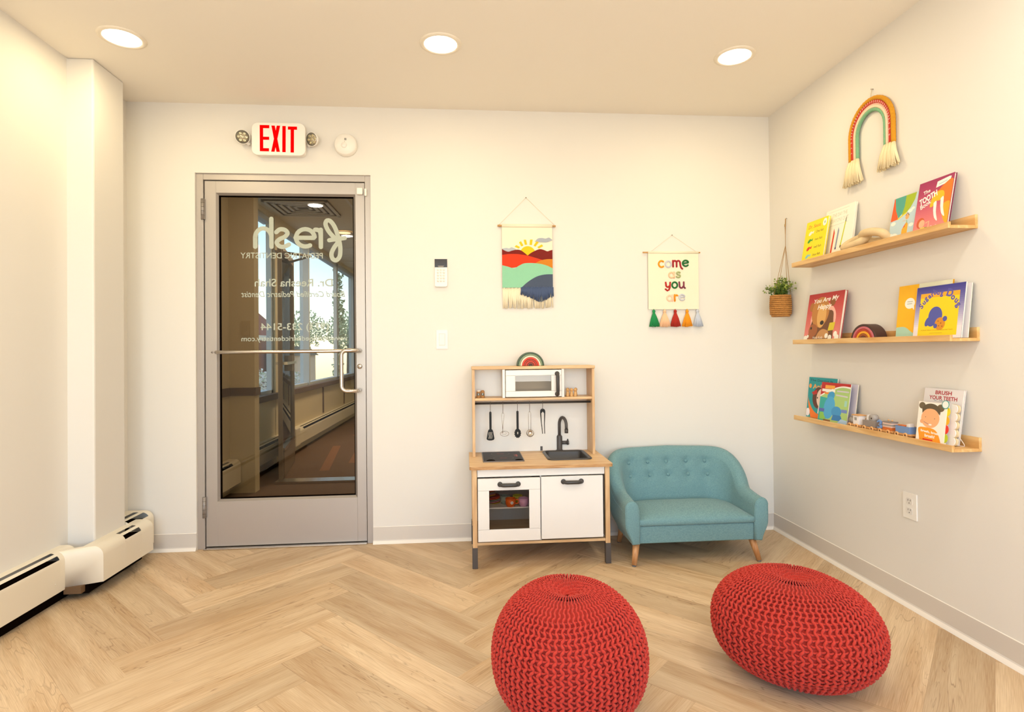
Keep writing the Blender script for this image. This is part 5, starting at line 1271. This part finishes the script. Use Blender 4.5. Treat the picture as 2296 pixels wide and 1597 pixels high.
# ================================================================= picture ledges
def ledge_wood(k):
    return wood('pine_ledge_%d' % k, '#e3bb80', '#cf9c5c', 'Y', 3.5, .5)
LZ = [1.570, 1.149, .737]; LY0, LY1 = -.430, -1.447
LB = [z + .0125 for z in LZ]
for k, z in enumerate(LZ):
    t = thing('picture_ledge', ['top', 'middle', 'bottom'][k] + ' pine picture ledge on the right wall', 'shelf', (XR, -.94, z), 'pine picture ledges'); m = ledge_wood(k)
    b = MB(); b.box(XR - .108, XR - .0125, LY1, LY0, z, z + .012, m); part('shelf_board', b, t, bevel=.0008)
    b = MB(); b.box(XR - .012, XR - .0005, LY1, LY0, z, z + .052, m); part('back_rail', b, t, bevel=.0008)
    b = MB(); b.box(XR - .120, XR - .1085, LY1 + .0, LY0, z, z + .024, m); part('front_lip', b, t, bevel=.0012)

# ---------------------------------------------------------------- books
def bookM(k, yl, xb, h, xt, th=.0115):
    """frame of a book standing on ledge k: x to the viewer's right, y up the cover, z out of the cover"""
    s = (xb - xt) / h; c = math.sqrt(1 - s * s); U = Vector((0, -1, 0)); V = Vector((s, 0, c)); N = Vector((-c, 0, s))
    o = Vector((XR - xb, yl, LB[k] + .0005 + s * th))
    return Matrix(((U.x, V.x, N.x, o.x), (U.y, V.y, N.y, o.y), (U.z, V.z, N.z, o.z), (0, 0, 0, 1)))
M_pages = mat('book_pages', '#e9dfca', .8)
def book(label, k, yl, w, h, xb, xt, th, cover, back=None, hard=True, arts=None, rc=0.0):
    t = thing('picture_book', label, 'book', M=bookM(k, yl, xb, h, xt, th))
    mc = C(cover); c_ = .0018 if hard else .0005
    # xb locates the front cover face (z = 0); the rest lies behind it
    b = MB(); b.box(0, w, 0, h, -c_, 0, mc)
    if arts: A_ = Art(b, w, h, lambda x, y, z: (x, y, z + .00005)); arts(A_)
    part('front_cover', b, t)
    b = MB(); b.box(.001, w - (.004 if hard else .0005), .003 if hard else .0003, h - (.003 if hard else .0003), -th + c_, -c_, M_pages); part('pages', b, t)
    b = MB(); b.box(0, w, 0, h, -th, -th + c_, C(back or cover)); part('back_cover', b, t)
    b = MB(); b.box(-.001, .0005, 0, h, -th, 0, C(back or cover)); part('spine', b, t, bevel=.0005)
    return t
def a_yellow(A):
    A.text('Dr. Seuss', .40, .865, .085, '#e2571e', width=.58, shear=.2, bold=.005)
    A.oval(.87, .88, .09, .11, '#f6efe2'); A.oval(.87, .88, .03, .04, '#a9b4a0')
    for i, (s_, c_) in enumerate((('One fish', '#f4ece0'), ('two fish', '#3f9a2c'), ('red fish', '#d3281c'), ('blue fish', '#7fc0cc'))):
        y = .70 - i * .185; A.text(s_, .68, y + .01, .058, '#3a2f18', width=.34, shear=.1)
        A.oval(.25, y, .085, .05, c_, rot=.5); A.poly([(.30, y + .01), (.42, y + .055), (.39, y - .02)], c_)
book('yellow picture book with fish drawings, leftmost on the top ledge', 0, -.462, .183, .226, .085, .045, .012, '#f7dc12', arts=a_yellow)
def a_cray(A):
    A.rect(.1, .66, .82, .95, '#f7f0e0'); A.line([(.1, .95), (.8, .95)], .004, '#b9ae96'); A.line([(.1, .66), (.8, .66)], .004, '#a89c84')
    A.text('THE DAY THE', .5, .86, .07, '#c9c4a8', width=.5); A.text('CRAYONS QUIT', .5, .745, .085, '#d5cfba', width=.62)
    A.poly([(.42, .16), (.47, .16), (.53, .52), (.50, .60), (.475, .52)], '#8c93a6'); A.poly([(.42, .16), (.47, .16), (.475, .20), (.425, .20)], '#55406a')
    A.poly([(.60, .22), (.64, .22), (.74, .66), (.71, .68)], '#c6cc1e'); A.poly([(.71, .68), (.74, .66), (.76, .80)], '#6a5630'); A.poly([(.59, .17), (.64, .17), (.64, .22), (.60, .22)], '#6a5630')
    A.poly([(.27, .1), (.32, .1), (.38, .5), (.34, .6)], '#d8452a')
book('white picture book with drawn crayons behind the yellow book, top ledge', 0, -.590, .222, .255, .050, .018, .011, '#f8efdf', arts=a_cray)
def a_air(A):
    A.poly([(.0, .55), (.05, 1), (.18, 1), (.16, .75), (.30, .5), (.0, .48)], '#ea5a1e')
    A.poly([(.08, 1), (.62, 1), (.55, .78), (.45, .62), (.30, .52), (.16, .72)], '#4fa08c'); A.poly([(.52, 1), (.92, 1), (.88, .85), (.75, .70), (.60, .60), (.42, .57), (.50, .75)], '#a3b51e')
    A.line([(.28, .50), (.45, .555), (.60, .60)], .04, '#f3cf1e')
    for x, y, r in ((.75, .62, .09), (.85, .66, .07), (.12, .42, .10), (.85, .30, .09), (.2, .12, .16), (.05, .16, .1)): A.oval(x, y, r, r * .6, '#f1ece0')
    A.poly([(.50, .10), (.72, .12), (.72, .34), (.66, .40), (.50, .24)], '#f0a92e'); A.poly([(.52, .26), (.64, .38), (.60, .29)], '#d8371e')
    A.oval(.66, .50, .07, .08, '#e9a86a'); A.line([(.60, .54), (.66, .585), (.73, .53)], .025, '#8c5a2c'); A.line([(.66, .42), (.68, .36)], .03, '#8fb08a'); A.line([(.50, .43), (.62, .42)], .012, '#e9a86a')
    A.line([(.6, .02), (.75, .07), (.95, .09)], .02, '#4f8fc4'); A.line([(.7, .0), (.85, .04), (1.0, .05)], .02, '#5aa04c', noclip=True)
book('pale blue picture book with a green and teal balloon on the top ledge', 0, -1.064, .141, .195, .056, .025, .008, '#bcd0d6', arts=a_air)
def a_tooth(A):
    N_ = 26; c0, c1 = (0x9c, 0x1f, 0x55), (0xf2, 0x92, 0x84)
    for i in range(N_):
        f = i / (N_ - 1); c = '#%02x%02x%02x' % tuple(int(c0[j] + (c1[j] - c0[j]) * f) for j in range(3)); A.rect(0, 1 - (i + 1) / N_, 1, 1 - i / N_, c)
    A.poly([(.52, .82), (.90, .86), (.93, .95), (.88, .96), (.54, .93)], '#f2ebe2'); A.line([(.60, .87), (.82, .90)], .012, '#7d8fa0')
    A.poly(cr([(.50, .74), (.62, .76), (.75, .84), (1.0, .88), (1.0, .40), (.86, .46), (.74, .62), (.56, .70)], 4), '#e8741a')
    A.poly(cr([(.42, .56), (.46, .66), (.60, .74), (.76, .72), (.80, .62), (.70, .56), (.58, .56), (.50, .48), (.42, .48)], 4), '#f3b515')
    A.poly(cr([(.76, .46), (.88, .50), (1.0, .46), (1.0, .12), (.9, .14), (.8, .3)], 4), '#eaa31a')
    for dx, dy in ((0, 0), (.19, .05)): A.poly(cr([(.52 + dx, .54 + dy), (.60 + dx, .56 + dy), (.63 + dx, .36 + dy), (.70 + dx, .19 + dy), (.60 + dx, .26 + dy), (.54 + dx, .40 + dy)], 4), '#f4efe4')
    A.oval(.21, .22, .12, .13, '#c9572a'); A.oval(.25, .20, .09, .10, '#eeb08c'); A.poly([(.15, 0), (.45, 0), (.42, .12), (.25, .12)], '#4a9a2e'); A.poly([(.22, .06), (.36, .1), (.34, .13), (.22, .12)], '#e8d24a')
    A.text('The', .26, .80, .07, '#f6ede6', width=.20, rot=.2, bold=.02); A.text('TOOTH', .33, .675, .12, '#f8f0ea', width=.52, rot=.28, bold=.04); A.text('Book', .28, .56, .09, '#f6ede6', width=.32, rot=.35, bold=.02)
    A.line([(.38, .20), (.46, .22), (.46, .12)], .035, '#eeb08c'); A.text('Dr. Seuss', .68, .10, .055, '#f4c9be', width=.34, shear=.2)
book('magenta picture book with a walrus, rightmost on the top ledge', 0, -1.207, .168, .222, .063, .022, .011, '#a3215a', back='#7c1a48', arts=a_tooth)
def a_bear(A):
    for i in range(24):
        f = i / 23; c = '#%02x%02x%02x' % tuple(int(a_ + (b_ - a_) * f) for a_, b_ in zip((0xb5, 0x2f, 0x30), (0xe2, 0x8c, 0x80))); A.rect(0, 1 - (i + 1) / 24, 1, 1 - i / 24, c)
    A.oval(.5, .45, .36, .30, '#eab0a0')
    A.poly(cr([(.12, 0), (.15, .28), (.28, .55), (.72, .62), (.80, .4), (.84, 0)], 4), '#6d4225')
    A.oval(.14, .72, .075, .085, '#a8692f'); A.oval(.72, .80, .075, .085, '#8a5024'); A.oval(.40, .60, .25, .28, '#b97a38'); A.oval(.45, .52, .13, .22, '#d9a45c'); A.oval(.485, .375, .055, .04, '#1c1512')
    A.oval(.25, .22, .13, .12, '#9c5a2f'); A.oval(.19, .27, .025, .025, '#2a1a12'); A.poly(cr([(.34, .05), (.44, .2), (.56, .24), (.70, .18), (.70, .05)], 4), '#c08a52')
    A.oval(.18, .08, .09, .08, '#a05a30')
    for x, y, r in ((.05, .05, .06), (.12, .10, .03), (.66, .10, .045), (.76, .06, .05), (.90, .13, .05), (.95, .05, .06)): A.oval(x, y, r, r, '#f0ece0')
    A.rect(0, 0, 1, .03, '#8fae5c'); A.poly([(.68, .20), (.84, .21), (.86, .37), (.71, .36)], '#d3be2a')
    A.text('You Are My', .52, .845, .12, '#f8f0e8', width=.70, shear=.25, rot=.06, bold=.02); A.text('Happy', .50, .70, .13, '#f8f0e8', width=.40, shear=.25, rot=.04, bold=.02); A.text('Hoda Kotb', .42, .07, .05, '#f4eadc', width=.28)
book('red picture book with a brown bear, leftmost on the middle ledge', 1, -.458, .289, .254, .076, .034, .016, '#c04038', back='#a8343a', arts=a_bear)
def a_pig(A):
    A.poly([(.40, 1), (1, 1), (1, 0), (.47, 0), (.40, .40), (.37, .65)], '#dcd9bf')
    A.poly([(.47, 0), (1, 0), (1, .55), (.5, .5)], '#f2b30c')
    A.oval(.24, .66, .10, .085, '#f2eee4'); A.poly([(.27, .60), (.33, .60), (.33, .53)], '#f2eee4'); A.line([(.19, .69), (.29, .69)], .010, '#a9a59a'); A.line([(.19, .65), (.28, .65)], .010, '#a9a59a')
    A.text('THE', .60, .84, .08, '#4a4638', width=.20)
    A.poly(cr([(.0, .22), (.18, .22), (.36, .10), (.60, .06), (1, .12)], 4) + [(1, 0), (0, 0)], '#a9cdb8'); 
book('yellow and cream picture book behind the blue one on the middle ledge', 1, -1.086, .272, .230, .046, .022, .007, '#f2b30c', back='#c98f10', arts=a_pig)
def a_sugar(A):
    for i in range(26):
        f = i / 25; c = '#%02x%02x%02x' % tuple(int(a_ + (b_ - a_) * min(1, f * 1.25)) for a_, b_ in zip((0x38, 0x35, 0x8c), (0xe4, 0xdc, 0xe2))); A.rect(0, 1 - (i + 1) / 26, 1, 1 - i / 26, c)
    A.rect(.10, .055, .905, .865, '#f7cd0a'); A.rect(.10, .78, .905, .865, '#f8a81c')
    LET = (('S', .125, .63, 50, 1.5), ('u', .185, .69, 48, 1), ('g', .232, .75, 45, 1.4), ('a', .295, .80, 38, 1), ('r', .355, .836, 30, 1), ('b', .40, .885, 18, 1.45), ('u', .468, .855, 2, 1), ('g', .54, .825, -4, 1.4), ('D', .71, .835, -18, 1.9), ('o', .775, .74, -32, 1.1), ('u', .845, .675, -38, 1.05), ('g', .875, .59, -48, 1.5))
    for ch, x, y, a, k_ in LET: A.text(ch, x, y, .078 * k_, '#5a55a4', bold=.045, rot=math.radians(a))
    A.oval(.45, .42, .145, .165, '#4e54a2'); A.oval(.37, .30, .08, .07, '#4e54a2'); A.oval(.30, .32, .05, .09, '#4e54a2', rot=-.5); A.oval(.56, .27, .105, .11, '#d58a1c')
    for x, y in ((.52, .32), (.58, .28), (.54, .23), (.61, .22)): A.oval(x, y, .012, .01, '#8a4c14')
    A.oval(.655, .36, .045, .045, '#4e54a2'); A.oval(.47, .23, .04, .04, '#4e54a2')
    A.text('A Book About Cavities, Plaque and Teeth', .50, .155, .032, '#b39a1a', width=.66, shear=.2); A.line([(.36, .10), (.62, .10)], .007, '#c4a81a')
book('blue bordered book with a yellow square picture, front of the middle ledge', 1, -1.196, .231, .212, .058, .032, .005, '#3b3890', back='#e6dfe4', hard=False, arts=a_sugar)
book('thin white book behind the blue bordered book on the middle ledge', 1, -1.255, .178, .208, .036, .013, .004, '#ece6e4', back='#3a3030', hard=False)
def a_teal(A):
    A.text('The Dentist Is', .45, .925, .055, '#0f4a4c', width=.8, bold=.01, rot=-.01)
    A.text('Animals', .52, .775, .12, '#e0a45a', width=.72, bold=.03)
    A.poly(cr([(0, .60), (.05, .42), (.22, .20), (.45, .10), (1, .08)], 4) + [(1, 0), (.16, 0), (.05, .3)], '#ee7a1c'); A.oval(.07, .78, .05, .05, '#ee9a4a')
    A.oval(.40, .50, .22, .24, '#5c3020'); A.oval(.50, .50, .17, .21, '#f0d4c4'); A.oval(.36, .50, .018, .022, '#241814'); A.poly([(.14, .62), (.32, .70), (.34, .60), (.2, .56)], '#c2281e')
    A.poly([(.4, .12), (.6, .12), (.62, .3), (.42, .3)], '#e9e2ea'); A.oval(.05, .12, .07, .09, '#efe8ee')
book('teal picture book with a curly haired girl, leftmost on the bottom ledge', 2, -.412, .240, .218, .038, .015, .006, '#16979c', back='#e8e2e2', hard=False, arts=a_teal)
def a_green(A):
    A.rect(0, .0, 1, 1, '#a9c878'); A.poly(cr([(0, .62), (.2, .72), (.5, .84), (.75, .90), (1, .88)], 4) + [(1, 1), (0, 1)], '#f4eee4'); A.poly(cr([(0, .66), (.2, .76), (.5, .88), (.75, .935), (1, .925)], 4) + [(1, 1), (0, 1)], '#c0201c')
    A.rect(.14, .84, .48, .93, '#f2a63c'); A.rect(.04, .76, .50, .83, '#f4efe6'); A.rect(.14, .70, .50, .745, '#ee8a22'); A.line([(.58, .80), (.95, .80)], .03, '#cfc8d4'); A.line([(.56, .70), (.93, .68)], .03, '#cfc8d4')
    A.poly([(0, 0), (.28, 0), (.28, .6), (0, .62)], '#2fa59c'); A.rect(.05, .04, .26, .22, '#86bf52')
    A.oval(.38, .66, .13, .10, '#3c9ad0', rot=.4); A.oval(.36, .36, .19, .26, '#4ba6d8', rot=-.2); A.oval(.62, .28, .17, .12, '#3f93cc'); A.poly([(.48, .06), (.86, .06), (.78, .2), (.52, .2)], '#2f78b8')
    A.poly([(.78, .28), (.97, .28), (.97, .36), (.78, .36)], '#6f86c4'); A.rect(.86, .44, .94, .58, '#9fcfc0'); A.rect(.0, .24, .2, .32, '#5b62b4')
    A.poly([(.68, 0), (1, 0), (1, .10), (.8, .12)], '#a7c4e0'); A.rect(.2, 0, .45, .05, '#8a5a30')
book('green picture book with a red top band and blue dentist chair, bottom ledge', 2, -.564, .226, .200, .070, .041, .004, '#a9c878', back='#d8d2dc', hard=False, arts=a_green)
book('white paperback standing behind the green book on the bottom ledge', 2, -.654, .148, .198, .040, .014, .006, '#d6d0dc', back='#8a7c78', hard=False)
def a_brush(A):
    A.text('BRUSH', .50, .925, .075, '#ae2a34', width=.42, bold=.03); A.text('YOUR TEETH', .50, .825, .075, '#ae2a34', width=.72, bold=.03)
    A.line([(.28, .775), (.34, .775)], .01, '#5f7f98'); A.line([(.42, .775), (.50, .775)], .01, '#5f7f98'); A.line([(.58, .77), (.70, .77)], .01, '#5f7f98')
    A.oval(.02, .24, .14, .20, '#a8321e'); A.oval(.01, .33, .07, .09, '#c04a24')
book('tall white book titled BRUSH YOUR TEETH on the bottom ledge', 2, -1.212, .184, .212, .051, .019, .009, '#e4dcda', arts=a_brush)
def a_girl(A):
    A.rect(0, 0, 1, 1, '#f5ecdf'); A.poly(cr([(.14, 0), (.10, .15), (.06, .32), (.25, .36), (.62, .34), (.80, .22), (.92, .0)], 4), '#f29a1c')
    A.oval(.13, .90, .12, .10, '#6a5a40'); A.oval(.80, .88, .13, .11, '#6a5a40'); A.oval(.46, .80, .32, .20, '#5c4d36'); A.oval(.46, .60, .33, .29, '#f0b07c'); A.poly(cr([(.14, .70), (.25, .80), (.46, .84), (.68, .80), (.79, .70), (.74, .90), (.2, .92)], 3), '#5c4d36')
    A.oval(.29, .62, .012, .012, '#4a3226'); A.oval(.62, .60, .012, .012, '#4a3226'); A.line([(.22, .50), (.44, .44)], .018, '#b07a78'); A.oval(.48, .44, .06, .022, '#f8f2ea'); A.oval(.17, .50, .07, .06, '#eaa876')
    A.text('brush, brush,', .52, .25, .07, '#f4efe6', width=.72, bold=.04, rot=-.06); A.text('brush!', .50, .155, .075, '#f4efe6', width=.36, bold=.04, rot=-.04); A.rect(.26, .04, .62, .075, '#d8281c')
t = book('small board book with a girl in orange brushing her teeth, bottom ledge', 2, -1.238, .134, .158, .088, .068, .011, '#f5ecdf', hard=False, arts=a_girl)
b = MB()
for i, c in enumerate(('#e8cf14', '#f3a916', '#e0301c', '#b9c41e')):
    b.prism(ell(.132, .128 - i * .034, .014, .0175, a0=-PI / 2, a1=PI / 2, n=14), -.006, -.004, C(c))
part('index_tab', b, t)
b = MB(); b.prism(ell(.128, .155, .017, n=28), .0003, .001, C('#3f9a92')); b.prism(ell(.128, .155, .0138, n=28), .001, .0013, C('#f3efe6')); part('round_sticker', b, t)
# scalloped board with a wire stand
t = thing('scalloped_board', 'white scalloped board on a wire stand between the books on the bottom ledge', 'board', M=bookM(2, -1.262, .068, .155, .052))
P = [(0, 0)]
def scal(x0, h_):
    o = []
    for i in range(5): o += [(x0 + .012 * math.cos(a), .016 + i * .031 + .0155 * math.sin(a)) for a in [-PI / 2 + PI * k / 10 for k in range(11)]]
    return o
P = [(0.0, 0.0005)] + [(x, y + .0002) for x, y in scal(.128, 0)] + [(.11, .158), (0.02, .158), (0, .15)]
b = MB(); b.prism(P, -.003, 0, C('#f0e8e4')); part('face', b, t)
b = MB(); b.prism([(x + (.004 if x > .1 else 0), y) for x, y in P], -.011, -.0032, mat('scallop_wood', '#d8c29a', .6)); part('backing', b, t)
b = MB(); b.tube([(.135, .045, -.012), (.15, .012, -.028), (.152, .004, -.030), (.142, .003, -.026), (.12, .003, -.014)], .0014, C('#e8d4c8'), 6); part('wire_stand', b, t)

# ---------------------------------------------------------------- knot, rainbow, train
M_knot = mat('pale_wood', '#d9bd90', .6, var=.06, scale=30)
t = thing('wooden_knot', 'pale wooden two link knot ornament lying on the top ledge', 'ornament', (XR - .06, -.92, LB[0]))
def link(cy, cz, a_, b_, r, tilt, roll, off):
    b = MB(); Mx = Matrix.Translation((XR - .058 + off, cy, LB[0] + cz)) @ Matrix.Rotation(roll, 4, 'X') @ Matrix.Rotation(tilt, 4, 'Y')
    n_ = 40; P = []
    for i in range(n_):
        q = 2 * PI * i / n_; c, s = math.cos(q), math.sin(q); P.append(Mx @ Vector((b_ * (1 if s > 0 else -1) * abs(s) ** .8, a_ * (1 if c > 0 else -1) * abs(c) ** .9, 0)))
    b.tube(P, r, M_knot, 18, closed=True); part('link', b, t)
link(-.866, .0455, .070, .031, .0185, math.radians(-38), math.radians(-5), -.004)
link(-.985, .0475, .070, .030, .0185, math.radians(44), math.radians(7), .0)
def RM(y, k, off): return Matrix(((0, 1, 0, XR - off), (-1, 0, 0, y), (0, 0, 1, LB[k] + .0003), (0, 0, 0, 1)))
rainbow('rainbow_stacker', 'wooden rainbow stacker in brown, pink, red and yellow on the middle ledge', RM(-.943, 1, .062), ['#43271e', '#c4646c', '#b3341f', '#e9a21c', '#a3521f', '#6b3a22'], .168, .074, .055, .12)
# train, running along the bottom ledge; local x right, z up
M_tw = mat('train_wood', '#dca468', .5, var=.08, scale=25); M_hole = mat('axle_hole', '#3a2a1c', .7)
def car(name, label, y, off=.066):
    M_ = RM(y, 2, off); t = thing(name, label, 'toy train', M=M_, group='toy train on the bottom ledge')
    b = MB(); b.box(-.043, .043, -.016, .016, .0085, .017, M_tw); b.box(.043, .053, -.004, .004, .010, .014, M_tw); part('chassis', b, t, bevel=.0015)
    for x in (-.026, .022):
        for s in (-1, 1):
            b = MB(); b.lathe([(0, .0165), (.0095, .0165), (.0105, .018), (.0105, .0215), (.0095, .023), (.0045, .023), (.004, .0215), (0, .0215)], M_tw, (x, 0, .0106), 24, axis='Y' if s > 0 else '-Y')
            b.lathe([(.0035, .0218), (0, .0219)], M_hole, (x, 0, .0106), 12, axis='Y' if s > 0 else '-Y', caps=False); part('wheel', b, t)
    return t
g1, g2, wt, bl, pk, orr = C('#a39a94'), C('#8d827c'), C('#ece6e4'), C('#7190c0'), C('#e3c0b0'), C('#cf6a24')
t = car('toy_locomotive', 'toy locomotive with white cab and grey boiler, first of the wooden train', -.862)
b = MB(); b.box(-.006, .034, -.016, .016, .0172, .058, wt); b.box(.004, .020, -.0165, -.016, .036, .050, C('#9a948f')); part('cab', b, t, bevel=.001)
b = MB(); b.box(-.011, .039, -.020, .020, .058, .063, M_tw); part('roof', b, t, bevel=.002)
b = MB(); b.lathe([(0, -.040), (.014, -.040), (.014, -.0065), (0, -.0065)], g1, (0, 0, .0325), 24, axis='X'); b.lathe([(.006, .044), (.0085, .056), (0, .056)], g1, (-.028, 0, 0), 18); part('boiler', b, t)
t = car('toy_wagon', 'grey toy wagon loaded with a holed disc, second of the wooden train', -.962)
b = MB(); b.box(-.040, .040, -.017, .017, .0172, .045, g2); part('box', b, t, bevel=.001)
b = MB(); b.lathe([(.004, -.012), (.018, -.012), (.018, .012), (.004, .012)], g1, (.012, 0, .056), 26, axis='Y'); b.lathe([(.004, -.0125), (0, -.0125)], M_hole, (.012, 0, .056), 14, axis='Y', caps=False); part('disc', b, t, label='grey disc')
b = MB(); b.prism([(-.030, .0452), (-.012, .0452), (-.008, .072), (-.024, .068)], -.006, .006, wt, 'Y'); part('white_block', b, t, bevel=.001, label='white block')
t = car('toy_wagon', 'toy wagon with a blue numeral 3 and striped blocks, in the wooden train', -1.062)
cols = [orr, pk, g1, pk, g2]
for i, c in enumerate(cols):
    b = MB(); b.box(-.014, .038, -.0165, .0165, .0172 + (0 if i == 0 else .0125 + (i - 1) * .0065), .0172 + .012 + i * .0065, c); part('stacked_block', b, t, bevel=.0006)
for x in (.002, .024): b = MB(); b.sphere((x, 0, .0595), .0035, M_tw, 12, 8); part('peg', b, t)
b = MB(); A = Art(b, 1, 1, lambda x, y, z: (-.030 + x, -.012 - z, .036 + y))
A.line([(p[0] * .022 - .010, p[1]) for p in []] or [(-.009, .012), (-.002, .018), (.007, .013), (.006, .005), (-.001, .001), (.007, -.003), (.008, -.011), (0, -.016), (-.009, -.012)], .007, bl, unit=False, thick=.009); part('numeral', b, t, label='blue numeral 3')
t = car('toy_wagon', 'blue toy wagon, last of the wooden train beside the tall white book', -1.160)
b = MB(); b.box(-.036, .040, -.017, -.0145, .0172, .046, bl); b.box(-.036, .040, .0145, .017, .0172, .046, bl); b.box(-.036, -.0335, -.0145, .0145, .0172, .046, bl); b.box(.0375, .040, -.0145, .0145, .0172, .046, bl); b.box(-.0335, .0375, -.0145, .0145, .0172, .02, bl); part('box', b, t)
b = MB(); b.box(-.030, .010, -.012, .012, .0203, .049, orr); part('orange_block', b, t, bevel=.001, label='orange block')
b = MB(); b.prism([(.014, .0203), (.035, .0203), (.033, .060), (.020, .058)], -.012, .012, C('#e6d8cc'), 'Y'); part('cream_block', b, t, bevel=.001, label='cream block')

# ================================================================= hanging basket with plant
PX, PY = XR - .060, -.212
t = thing('hanging_planter', 'woven seagrass basket with a leafy green plant hanging in the corner by the ledges', 'plant', (PX, PY, 1.31))
M_sea = mat('seagrass', '#b9803f', .8, bump=.5, scale=200, var=.2, vscale=60)
b = MB(); rows_ = 11
for k in range(rows_):
    z = 1.318 + k * .0115; r = .0525 + .003 * math.sin(PI * k / (rows_ - 1)) - (.006 if k == 0 else 0)
    for s in (0, 1):
        P = []
        for i in range(72):
            a = 2 * PI * i / 72; f = 9 * a * 2 + s * PI + k; P.append((PX + (r + .0022 * math.cos(f)) * math.cos(a), PY + (r + .0022 * math.cos(f)) * math.sin(a), z + .0026 * math.sin(f)))
        b.tube(P, .0041, M_sea, 6, closed=True)
b.lathe([(0, 1.314), (.047, 1.314), (.050, 1.325), (.051, 1.43), (.047, 1.43), (.046, 1.40), (0, 1.40)], M_sea, (PX, PY, 0), 28, caps=False); part('basket', b, t, fix=False)
b = MB(); N_ = Vector((XR - .004, -.187, 1.898)); Kn = Vector((XR - .014, -.193, 1.735)); m = mat('jute', '#a9814a', .9)
b.tube([N_ + Vector((-.003, .002, 0)), N_ + Vector((-.006, .003, -.05)), Vector((XR - .012, -.189, 1.80)), Kn], .0014, m, 6); b.tube([N_ + Vector((-.003, -.002, 0)), N_ + Vector((-.006, -.003, -.05)), Vector((XR - .014, -.193, 1.80)), Kn], .0014, m, 6)
b.tube([Vector((XR - .012, -.190, 1.862)), Vector((XR - .013, -.191, 1.848))], .004, m, 8)
for a in (200, 320, 80, 20):
    q = math.radians(a); b.tube([Kn + Vector((0, 0, .05)), Kn, (PX + .052 * math.cos(q), PY + .052 * math.sin(q), 1.52), (PX + .055 * math.cos(q), PY + .055 * math.sin(q), 1.43)] if False else [Kn + Vector((0, 0, .03)), Kn, (PX + .056 * math.cos(q), PY + .056 * math.sin(q), 1.435)], .0013, m, 6)
part('hanging_cord', b, t)
b = MB(); b.lathe([(.003, .0), (.003, -.008), (0, -.0082)], M_steel, (XR, -.187, 1.898), 10, axis='X'); part('nail', b, t)
M_pl = [mat('plant_leaf', '#4f6b22', .55, var=.25, scale=30), mat('plant_leaf_light', '#8a9a3a', .55, var=.2, scale=30)]
b = MB(); bs = MB(); rn = random.Random(21)
for k in range(64):
    a = rn.uniform(0, 2 * PI); sp = rn.uniform(.1, 1.0); d = Vector((math.cos(a) * sp * .095, math.sin(a) * sp * .125, rn.uniform(.055, .115) * (1.15 - .5 * sp)))
    if PX + d.x > XR - .012: d.x = XR - .015 - PX
    p0 = Vector((PX + rn.uniform(-.03, .03), PY + rn.uniform(-.03, .03), 1.425)); p2 = Vector((PX, PY, 1.43)) + d; p1 = (p0 + p2) / 2 + Vector((0, 0, .015)); q = [p0 + (p1 - p0) * .0, p1, p2]
    bs.tube(q, .0007, M_pl[1], 4)
    for j in range(15):
        f = .15 + .85 * j / 14; c = (p0 * (1 - f) ** 2 + p1 * 2 * f * (1 - f) + p2 * f * f) + Vector((rn.uniform(-.011, .011), rn.uniform(-.011, .011), rn.uniform(-.008, .008)))
        if c.x > XR - .008: c.x = XR - .009
        u = Vector((rn.uniform(-1, 1), rn.uniform(-1, 1), rn.uniform(-.4, .8))).normalized(); v = u.cross(Vector((rn.uniform(-1, 1), rn.uniform(-1, 1), rn.uniform(-1, 1)))).normalized(); s = rn.uniform(.004, .0068)
        n_ = u.cross(v) * s * .25
        b.add([c - u * s, c - u * s * .3 + v * s * .8, c + u * s * .6 + v * s * .6, c + u * s * 1.1 + n_, c + u * s * .6 - v * s * .6, c - u * s * .3 - v * s * .8], [(0, 1, 2, 3), (0, 3, 4, 5)], M_pl[1] if (f > .8 and rn.random() < .7) else M_pl[0])
part('foliage', b, t, fix=False, stuff=True); part('stem', bs, t)
